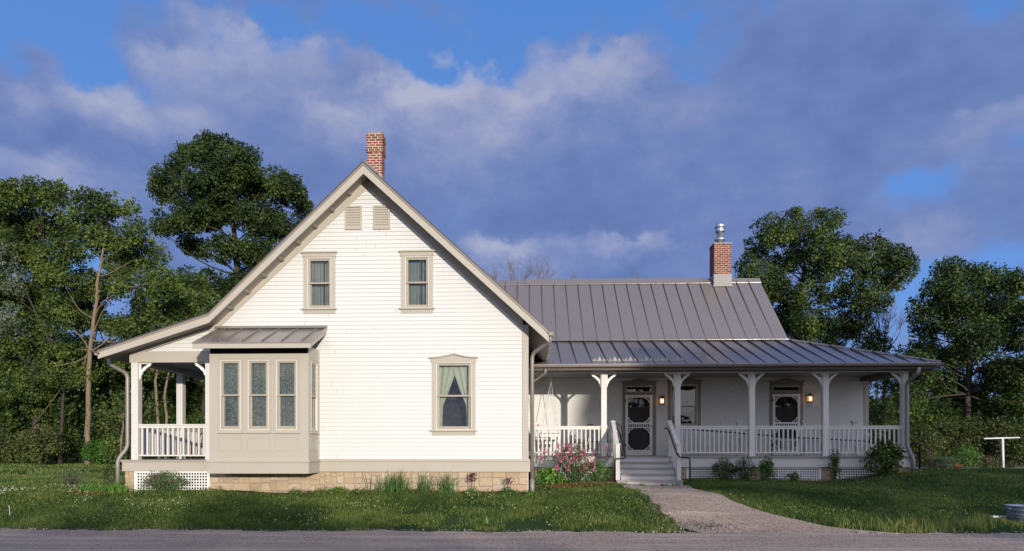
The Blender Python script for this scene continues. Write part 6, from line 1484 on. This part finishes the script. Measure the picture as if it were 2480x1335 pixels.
ws = grp.nodes.new('ShaderNodeSeparateXYZ'); L(grp, wm.outputs[0], ws.inputs[0]); az = math_n(grp, 'SUBTRACT', ws.outputs[0], .13); el = math_n(grp, 'DIVIDE', math_n(grp, 'SUBTRACT', ws.outputs[1], .13), 1.2)
wv2 = grp.nodes.new('ShaderNodeTexNoise'); wv2.inputs['Scale'].default_value = 16.0; wv2.inputs['Detail'].default_value = 5; wv2.inputs['Roughness'].default_value = .62; L(grp, comb.outputs[0], wv2.inputs['Vector'])
wm2 = grp.nodes.new('ShaderNodeVectorMath'); wm2.operation = 'MULTIPLY_ADD'; L(grp, wv2.outputs['Color'], wm2.inputs[0]); wm2.inputs[1].default_value = (.11, .09, 0); L(grp, comb.outputs[0], wm2.inputs[2])
ws2 = grp.nodes.new('ShaderNodeSeparateXYZ'); L(grp, wm2.outputs[0], ws2.inputs[0]); az2 = math_n(grp, 'SUBTRACT', ws2.outputs[0], .055); el2 = math_n(grp, 'DIVIDE', math_n(grp, 'SUBTRACT', ws2.outputs[1], .045), 1.2)
big = noise(grp, comb.outputs[0], 4.0, 8, .56, .2)
puff = grp.nodes.new('ShaderNodeTexVoronoi'); puff.inputs['Scale'].default_value = 6.5; L(grp, comb.outputs[0], puff.inputs['Vector'])
wsp = noise(grp, scaled(grp, comb.outputs[0], (1.0, 1.15, 1)), 13.0, 7, .60, .3)
cov = math_n(grp, 'ADD', math_n(grp, 'MULTIPLY', math_n(grp, 'SUBTRACT', big, .5), 1.45), math_n(grp, 'MULTIPLY', math_n(grp, 'SUBTRACT', wsp, .5), .85))
cov = math_n(grp, 'MULTIPLY_ADD', math_n(grp, 'SUBTRACT', .42, puff.outputs['Distance']), .30, math_n(grp, 'ADD', cov, .10))
def dirof(px, py):
    xc, zc = (px - CXP) / F_PX, (HOR - py) / F_PX
    d = Vector((xc * math.cos(PSI) - math.sin(PSI), xc * math.sin(PSI) + math.cos(PSI), zc)).normalized(); return math.atan2(d.x, d.y), math.asin(d.z)
# banks (+) and openings (-) of that evening's sky, by azimuth and elevation
BANKS = [(2240,470,130,60,-.34),(2420,170,130,60,-.22),(1690,110,130,50,-.24),(2420,640,120,40,-.25),(1830,40,120,40,-.15),(1060,95,260,62,-.28),(130,110,260,75,-.36),(1500,60,160,50,-.25),(620,60,120,30,.10),(2330,430,150,36,-.12),(2200,480,60,70,-.30),(1120,550,80,34,-.25),(1000,600,60,60,.0),(80,330,110,36,-.16),(1360,150,60,60,-.35),(1490,130,90,60,.15),(1130,210,260,50,.22),(880,270,140,70,.15),(250,230,170,45,.18),(1220,590,70,22,.30),(1510,580,80,22,.30),(1250,420,1000,300,.22),(560,230,330,150,.40),(700,170,240,90,.25),(300,330,240,130,.42),(1130,250,260,130,.50),(1180,420,420,190,.40),(640,420,360,170,.36),(1530,190,120,90,.38),(1500,420,420,230,.34),(1900,300,420,260,.36),(2100,120,330,160,.22),(1700,600,420,140,.30),(2250,330,260,110,.22),(120,420,200,70,.50),(1200,600,130,45,.45),(1490,600,160,50,.42),(2200,560,170,70,.25),(60,230,120,90,.22),(2440,600,160,60,.10),(2350,190,160,80,.15),
         (120,90,330,110,-.50),(900,50,520,60,-.42),(1330,110,190,60,-.30),(200,190,60,60,-.15),(1110,545,75,40,-.20),(2150,380,90,50,-.12),(2330,430,260,40,-.2),(1640,150,130,60,-.20),(1000,130,80,60,-.25),(60,330,120,50,-.22),(1750,60,200,60,-.05),(330,560,150,40,-.1),(2300,700,200,50,-.2),(1420,40,150,60,-.28),(1620,330,60,60,-.1),(1000,680,200,60,-.3)]
for (px, py, rx, ry, wgt) in BANKS:
    a0_, e0_ = dirof(px, py); a1_, _ = dirof(px + rx, py); _, e1_ = dirof(px, py - ry); ra_, re_ = abs(a1_ - a0_), abs(e1_ - e0_)
    dx_ = math_n(grp, 'DIVIDE', math_n(grp, 'SUBTRACT', az, a0_), ra_); dy_ = math_n(grp, 'DIVIDE', math_n(grp, 'SUBTRACT', el, e0_), re_)
    q = math_n(grp, 'ADD', math_n(grp, 'MULTIPLY', dx_, dx_), math_n(grp, 'MULTIPLY', dy_, dy_)); ex_ = math_n(grp, 'EXPONENT', math_n(grp, 'MULTIPLY', q, -.9)); cov = math_n(grp, 'MULTIPLY_ADD', ex_, wgt * .8, cov)
# sunlit heads and pale streaks: crisp above, fading out below
HEADS = [(575,75,95,38,1.0),(400,135,80,36,.75),(740,100,75,30,.6),(235,230,85,34,.85),(400,285,110,30,.6),(1130,185,190,55,1.0),(1290,245,120,40,.55),(960,225,75,36,.8),(800,262,90,32,.65),(1490,140,62,42,.85),(1390,165,40,26,.5),(1310,105,40,22,.35),(110,405,150,32,.85),(50,235,70,34,.5),(1205,592,62,22,1.2),(1510,578,80,18,1.0),(1340,610,100,26,.5),(2390,285,130,34,.6),(2250,545,85,30,.35),(1880,470,160,50,.3),(1750,170,90,40,.15),(650,190,160,50,.45),(2060,600,120,30,.3),(1620,270,120,50,.25),(2100,190,120,50,.15),(330,420,140,36,.35),(1100,330,170,50,.4)]
hd = None
for (px, py, rx, ry, wgt) in HEADS:
    a0_, e0_ = dirof(px, py); a1_, _ = dirof(px + rx * 1.2, py); _, e1_ = dirof(px, py - ry); ra_, re_ = abs(a1_ - a0_), abs(e1_ - e0_)
    dx_ = math_n(grp, 'DIVIDE', math_n(grp, 'SUBTRACT', az2, a0_), ra_); dy_ = math_n(grp, 'DIVIDE', math_n(grp, 'SUBTRACT', el2, e0_), re_)
    dy_ = math_n(grp, 'MULTIPLY_ADD', math_n(grp, 'MAXIMUM', dy_, 0.0), .75, math_n(grp, 'MULTIPLY', dy_, .40))
    q = math_n(grp, 'ADD', math_n(grp, 'MULTIPLY', dx_, dx_), math_n(grp, 'MULTIPLY', dy_, dy_)); ex_ = math_n(grp, 'EXPONENT', math_n(grp, 'MULTIPLY', q, -.9))
    hd = math_n(grp, 'MULTIPLY', ex_, wgt) if hd is None else math_n(grp, 'MULTIPLY_ADD', ex_, wgt, hd)
L(grp, cov, go_.inputs[0]); L(grp, hd, go_.inputs[1])
g1 = nt.nodes.new('ShaderNodeGroup'); g1.node_tree = grp; L(nt, dirv, g1.inputs[0]); c0_, head = g1.outputs[0], g1.outputs[1]
fine = math_n(nt, 'ADD', math_n(nt, 'MULTIPLY', noise(nt, scaled(nt, dirv, (1, 1, 1.6)), 7.0, 6, .62), .65), math_n(nt, 'MULTIPLY', noise(nt, scaled(nt, dirv, (1, 1, 1.5)), 24.0, 5, .62), .35))
fb = math_n(nt, 'MULTIPLY', math_n(nt, 'SUBTRACT', fine, .5), 2.6)
headn = math_n(nt, 'MULTIPLY', head, math_n(nt, 'ADD', math_n(nt, 'MULTIPLY', fb, .6), .85)); headn = math_n(nt, 'MAXIMUM', headn, 0.0)
dens_ = ramp(nt, math_n(nt, 'ADD', math_n(nt, 'MULTIPLY_ADD', headn, .34, c0_), .5), [(.40, 0.0), (.55, .48), (.66, .80), (.90, .94)])
lit = math_n(nt, 'ADD', math_n(nt, 'MULTIPLY', headn, .62), math_n(nt, 'ADD', math_n(nt, 'MULTIPLY', fb, .30), .33)); lit = math_n(nt, 'SUBTRACT', lit, math_n(nt, 'MULTIPLY', math_n(nt, 'MAXIMUM', c0_, 0.0), .22), clamp=True)
cloudc = ramp(nt, lit, [(0.0, (0.95, 1.50, 3.6)), (0.30, (1.50, 2.15, 4.5)), (0.62, (2.6, 3.05, 5.1)), (1.0, (4.2, 4.4, 5.7))])
sepw = nt.nodes.new('ShaderNodeSeparateXYZ'); L(nt, dirv, sepw.inputs[0])
blue = ramp(nt, sepw.outputs[2], [(0.0, (2.2, 3.7, 7.6)), (.15, (1.3, 3.2, 8.2)), (.5, (.95, 2.6, 7.0)), (1.0, (.5, 1.8, 6.5))])
skyb = mixc(nt, 0.2, blue, mixc(nt, 1.0, sky.outputs[0], (1.0, 1.0, 1.0), 'MULTIPLY'))
# towards the low sun the clouds are brightened, as fill for the shaded porch
sd = nt.nodes.new('ShaderNodeVectorMath'); sd.operation = 'DOT_PRODUCT'; L(nt, dirv, sd.inputs[0]); sd.inputs[1].default_value = S
glow = ramp(nt, sd.outputs['Value'], [(-0.25 + .25, 0.0), (.35, .50), (1.0, 1.0)])
cl = mixc(nt, glow, cloudc, (16.5, 15.6, 15.4)); col = mixc(nt, dens_, skyb, cl)
L(nt, col, bg.inputs[0]); bg.inputs[1].default_value = 0.1
scene.view_settings.view_transform = 'Standard'; scene.view_settings.look = 'None'; scene.view_settings.gamma = 1; scene.view_settings.exposure = 0.10
scene.render.engine = 'CYCLES'; scene.cycles.max_bounces = 6; scene.cycles.transparent_max_bounces = 12; scene.cycles.use_denoising = True
